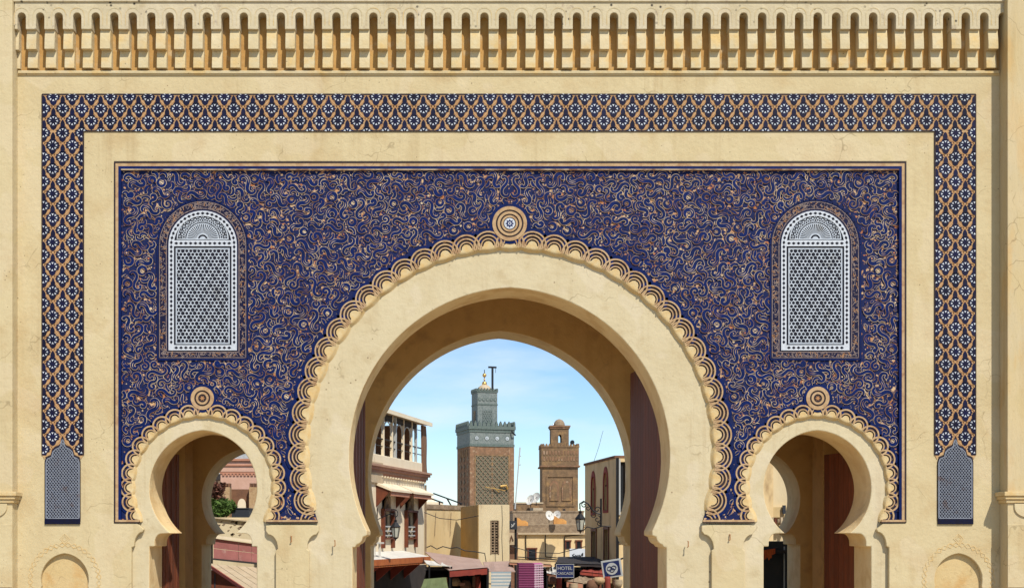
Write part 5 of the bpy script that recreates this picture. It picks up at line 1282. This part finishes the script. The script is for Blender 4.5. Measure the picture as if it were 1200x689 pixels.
# ---- seen through the small arch on the left
def lp(px, py, D): return P(px, py, D-DIST)
def lblock(name, label, px0, px1, py0, py1, D, depth, mat, cat='building'):
    Y = D-DIST; c = X0((px0+px1)/2, Y); t = thing(name, label, cat, (c, Y, 0)); h = (X0(px1, Y)-X0(px0, Y))/2
    part(MB().box(-h, h, 0, depth, 0 if py1 is None else Z0(py1, Y), Z0(py0, Y)), 'wall', mat, t); return t, h, Y, c
tp, h, Y, c = lblock('pink_building', 'pink building with banded cornice seen through the left small arch', 258.5, 330, 555, None, 60, 6, 'pinkw')
for i, (y0, y1, o, m) in enumerate(((555, 552.5, .04, 'terra'), (552.5, 546, .06, 'pinkw'), (546, 544, .12, 'terra'), (544, 540, .10, 'pinkw'), (540, 537.5, .2, 'terra'), (537.5, 530, .12, 'grille'))):
    part(MB().box(-h-o, h+o, -o, 6, Z0(y0, Y)+.001, Z0(y1, Y)), 'cornice_band', m, tp)
for i in range(16): x = -h+.1+i*(2*h-.2)/16; part(MB().box(x, x+.10, -.06, -.001, Z0(555, Y)-.09, Z0(555, Y)), 'dentil', 'terra', tp)
tw_, h, Y, c = lblock('brown_rampart', 'brown crenellated wall with a pale arched niche below the pink building', 255, 330, 573, None, 56, 1.2, 'brownw', 'wall')
part(MB().box(-h, X0(271.5, Y)-c, -.5, -.001, 0, Z0(571, Y)), 'pier', 'tan', tw_); part(MB().box(X0(294, Y)-c, X0(303, Y)-c, -.5, -.001, 0, Z0(571, Y)), 'pier', 'tan', tw_)
for px in (259.5, 263.3, 267, 270.5, 295.5, 299, 302.5, 306): x = X0(px, Y)-c; part(MB().box(x-.045, x+.045, -.45, -.1, Z0(571, Y)+.001, Z0(566.5, Y)), 'merlon', 'brownw', tw_)
part(MB().prism(pointed(X0(278.5, Y)-c, X0(288.5, Y)-c, Z0(598, Y), Z0(584, Y)), -.05, -.001), 'pale_niche', 'cafe', tw_)
gb, h, Y, c = lblock('grey_house', 'grey house wall above the bushes in the left small arch', 236, 258.4, 555, None, 64, 4, 'rub', 'house')
part(MB().box(-h, h, -.05, -.001, Z0(562, Y), Z0(555, Y)), 'dark_top', 'dark', gb)
dk, h, Y, c = lblock('dark_box', 'dark box standing before the brown crenellated wall', 271.5, 291.5, 596, 607, 50, 1.0, 'signblack', 'box')
part(MB().box(-h-.03, h+.03, -.03, 1.03, Z0(596, Y)+.001, Z0(596, Y)+.04), 'lid', 'signblack', dk)
def bush(name, label, px, py, D, rx, rz_, mat, n, sd_):
    Y = D-DIST; o = P(px, py, Y); t = thing(name, label, 'bush', (o.x, Y, 0)); r2 = random.Random(sd_); b = MB(); tr = MB()
    cl = [(Vector((r2.uniform(-rx, rx)*.8, r2.uniform(-.7, .7), o.z+r2.uniform(-rz_, rz_)*.7)), r2.uniform(.18, .34)) for _ in range(14)]
    for k in range(n):
        c_, r_ = r2.choice(cl); v = Vector((r2.gauss(0, 1), r2.gauss(0, 1), r2.gauss(0, 1))).normalized()*r_*r2.uniform(.5, 1.1)*Vector((1, 1, 1)).length/1.73; p = c_+v
        d1 = Vector((r2.gauss(0, 1), r2.gauss(0, 1), r2.gauss(0, .7))).normalized(); d2 = d1.cross(Vector((r2.gauss(0, 1), r2.gauss(0, 1), r2.gauss(0, 1)))).normalized(); s_ = r2.uniform(.05, .10)
        b.face([p-d1*s_*1.4, p+d2*s_*.6, p+d1*s_*1.4, p-d2*s_*.6])
    for c_, r_ in cl: tr.tube([(0, 0, max(0, o.z-1.5)), (c_.x*.5, c_.y*.5, o.z-.5), tuple(c_)], [.05, .03, .012], 5)
    part(b, 'foliage', mat, t, kind='stuff'); part(tr, 'branches', 'bark', t)
bush('green_bush', 'bright green bush in the left small arch', 257, 595, 50, .6, .2, 'foliage', 2000, 3)
bush('reddish_bush', 'reddish brown bush above the green bush', 249, 575, 53, .5, .32, 'foliage2', 1300, 5)
pw_, h, Y, c = lblock('pale_wall', 'flaking pale wall behind the rusty red panels', 238, 300, 606, None, 46, .4, 'boxw', 'wall')
part(MB().hexa(*[[(-h, -.12, z), (h, -.12, z-.2), (h, .45, z-.2), (-h, .45, z)] for z in (Z0(606, Y)+.01, Z0(604.6, Y)+.01)]), 'coping', 'sheet', pw_)
r2 = random.Random(9)
for i in range(26): x = r2.uniform(-h*.6, h*.8); z = Z0(r2.uniform(611, 627), Y); s_ = r2.uniform(.03, .1); part(MB().prism([(x-s_, z), (x, z-s_*.8), (x+s_*1.3, z+.02), (x+.02, z+s_*.8)], -.02, -.001), 'bare_patch', 'rub', pw_)
sg_, h, Y, c = thing('red_panel_fascia', 'row of rusty red metal panels sloping under the pale wall', 'fascia', (X0(275, 19), 19, 0)), 0, 19, X0(275, 19)
xs = (250, 279.5, 295, 312, 330)
for i in range(4):
    for j in range(2):
        a, d = xs[i]+.2, xs[i+1]-.2; f0 = lambda x: 630+(x-250)*.14; f1 = lambda x: 655+(x-250)*.085
        g0 = lambda x, t_: f0(x)+(f1(x)-f0(x))*t_; t0, t1 = (.02, .48) if j == 0 else (.5, .98)
        A = [P(a, g0(a, t0), 19), P(d, g0(d, t0), 19), P(d, g0(d, t1), 19-.05*j), P(a, g0(a, t1), 19-.05*j)]; o_ = Vector((c, 19, 0))
        A = [p-o_ for p in A]; part(MB().hexa(A, [p+Vector((0, .06, 0)) for p in A]), 'panel', 'metalred', sg_)
part(MB().hexa(*[[P(248, 655.5, yq)-Vector((c, 19, 0)), P(330, 664, yq)-Vector((c, 19, 0)), P(330, 661.5, yq)-Vector((c, 19, 0)), P(248, 653.5, yq)-Vector((c, 19, 0))] for yq in (18.85, 19.3)]), 'bottom_rail', 'dark', sg_)
part(MB().hexa(*[[P(244, 629, yq)-Vector((c, 19, 0)), P(330, 640, yq)-Vector((c, 19, 0)), P(330, 636.5, yq)-Vector((c, 19, 0)), P(244, 626, yq)-Vector((c, 19, 0))] for yq in (18.9, 19.8)]), 'top_slab', 'cafe', sg_)
part(MB().hexa(*[[P(240, 660, yq)-Vector((c, 19, 0)), P(249.5, 660, yq)-Vector((c, 19, 0)), P(249.5, 628, yq)-Vector((c, 19, 0)), P(240, 628, yq)-Vector((c, 19, 0))] for yq in (19.2, 19.3)]), 'end_panel', 'dark', sg_)
tr_ = thing('corrugated_roof', 'sloping pale ribbed sheet roof with a red edge in the left small arch', 'roof', (X0(275, 17), 17, 0)); o_ = Vector((X0(275, 17), 17, 0))
aL, aR, fL, fR = P(243, 660, 18.7), P(345, 668, 18.7), P(286, 689, 16), P(400, 700, 16)
for i in range(9):
    g_ = lambda s_: (aL.lerp(aR, s_), fL.lerp(fR, s_)); (a, f_), (c2, g2) = g_(i/9), g_((i+.93)/9)
    part(MB().slab([f_-o_, g2-o_, c2-o_, a-o_], .03), 'sheet', 'sheet', tr_)
part(MB().hexa([aL-o_, aL-o_+Vector((.05, 0, 0)), aL-o_+Vector((.05, 0, -.1)), aL-o_+Vector((0, 0, -.1))], [fL-o_, fL-o_+Vector((.05, 0, 0)), fL-o_+Vector((.05, 0, -.1)), fL-o_+Vector((0, 0, -.1))]), 'red_edge', 'awn_red', tr_)
tbk, h, Y, c = lblock('dark_red_booth', 'dark red booth under the pale ribbed roof', 243, 340, 668, None, 43.5, 1.5, 'redbrown', 'booth')
part(MB().box(-h+.25, -h+.29, -.03, -.001, Z0(690, Y), Z0(672, Y)), 'batten', 'signblack', tbk)
# ---- seen through the small arch on the right
rw_, h, Y, c = lblock('plastered_house', 'pale stained house seen through the right small arch', 880, 935, 500, None, 46, 4, 'boxw', 'house')
part(MB().box(X0(896, Y)-c, X0(899.5, Y)-c, -.06, -.001, Z0(585, Y), Z0(545, Y)), 'window', 'rub', rw_)
part(MB().box(-h, h, -.2, -.001, Z0(606, Y), Z0(594, Y)), 'ledge', 'yellow', rw_); part(MB().box(X0(914.5, Y)-c, X0(918, Y)-c, -.35, -.25, Z0(602, Y), Z0(592, Y)), 'lamp', 'signblack', rw_)
for i in range(6): part(MB().box(X0(900+i*3.6, Y)-c, X0(902.6+i*3.6, Y)-c, -.5, -.21, Z0(612+(i % 2)*3, Y), Z0(606+(i % 3), Y)), 'clutter', ['sheet', 'redbrown', 'rub'][i % 3], rw_)
ds, h, Y, c = lblock('dark_shop', 'dark shopfront seen below the right small arch', 880, 945, 634, None, 36, 2, 'signblack', 'shop')
part(MB().box(-h, h, -.3, -.001, Z0(648, Y), Z0(644, Y)), 'shelf', 'dark', ds); part(MB().tube([(X0(917.5, Y)-c, -.1, 0), (X0(918, Y)-c, -.1, Z0(640, Y))], .02, 5), 'pole', 'signgrey', ds)
oc = thing('orange_garment', 'bright orange garments hanging in the dark shop', 'clothing', (X0(902, 11.6), 11.6, 0)); c = X0(902, 11.6)
b = MB()
for i in range(7):
    x0_ = 894+i*2.1; l_ = (656, 655, 653.5, 656, 654, 650, 649)[i]; b.hexa(*[[P(x0_, y_, 11.6)-Vector((c, 11.6, 0)), P(x0_+1.9, y_-.6, 11.6)-Vector((c, 11.6, 0)), P(x0_+1.9, y_-.6, 11.68+.05*(i % 2))-Vector((c, 11.6, 0)), P(x0_, y_, 11.7)-Vector((c, 11.6, 0))] for y_ in (l_, 644.5-.3*i)])
part(b, 'cloth', 'orangecloth', oc); part(MB().tube([P(892, 644, 11.65)-Vector((c, 11.6, 0)), P(912, 641.5, 11.65)-Vector((c, 11.6, 0))], .02, 5), 'rail', 'iron', oc)

# ---- odds and ends of the market: cables, hanging lamps, small goods
for n, (lab, D, pts) in enumerate((('dark cable sagging from the cafe corner to the pale box house', 46, [(497, 600), (515, 607), (535, 609), (561, 604)]),
        ('dark cable crossing above the stalls from the tan house to the lantern wall', 44, [(600, 640), (625, 647), (655, 648), (686, 640)]),
        ('thin cable dropping down the pale box house beside its tall window', 51.6, [(588, 592), (588.6, 610), (588, 630), (589, 657)]))):
    Y = D-DIST; c = X0(pts[0][0], Y); t = thing('house_cable', lab, 'cable', (c, Y, 0)); q = []
    for i in range(len(pts)-1):
        for j in range(4): u = j/4; q.append((X0(pts[i][0]*(1-u)+pts[i+1][0]*u, Y)-c, 0, Z0(pts[i][1]*(1-u)+pts[i+1][1]*u, Y)))
    q.append((X0(pts[-1][0], Y)-c, 0, Z0(pts[-1][1], Y))); part(MB().tube(q, .014, 5), 'line', 'iron', t)
r3 = random.Random(4)
gd = [('brown leather bag', 'bag', 'brownw'), ('red rug roll', 'rug', 'awn_red'), ('pale straw basket', 'basket', 'sheet'), ('tan leather pouf', 'pouf', 'tan')]
spots_ = [(647, 678, 42, 0), (655, 684, 42, 1), (672, 687, 42, 2), (694, 684, 41.2, 0), (702, 680, 41.2, 3), (712, 685, 41.2, 1), (724, 683, 41.2, 2), (517, 684, 42.3, 2), (533, 682, 42.3, 3), (546, 684, 42.3, 0), (560, 683, 42.3, 1)]
where = ['at the left end of the stall behind the navy sign', 'just left of the brown stall cover', 'below the brown stall cover', 'left of the post under the square blue sign', 'under the square blue sign', 'right below the square blue sign', 'by the right jamb', 'under the pink awning beside the green awning', 'under the middle of the pink awning', 'under the pink awning, second from its right end', 'under the right end of the pink awning']
for (px, py, D, k), wh in zip(spots_, where):
    Y = D-DIST; nm, cat, mt = gd[k]; o = P(px, py, Y); r_ = .16+.05*r3.random(); b = MB()
    pr = {0: [(r_*.9, -r_), (r_, -.3*r_), (r_*.75, .5*r_), (r_*.5, .7*r_)], 1: [(r_*.5, -r_*1.5), (r_*.55, -r_), (r_*.55, r_), (r_*.5, r_*1.5)], 2: [(r_*.6, -r_), (r_, 0), (r_*.9, r_*.6), (r_*.95, r_*.7)], 3: [(r_*.7, -r_*.6), (r_*1.05, -.2*r_), (r_*1.05, .2*r_), (r_*.7, .6*r_)]}[k]
    t = thing(nm.split(' ')[-1] if k != 0 else 'leather_bag', nm+' hanging '+wh, cat, tuple(o), r3.uniform(0, 3)); part(b.lathe(pr, (0, 0, 0), 10), 'body', mt, t, smooth=True)
    part(MB().tube([(-.02, 0, r_*.7), (0, 0, r_*1.5), (0, 0, r_*2.1)], .008, 4), 'hanging_cord', 'iron', t)
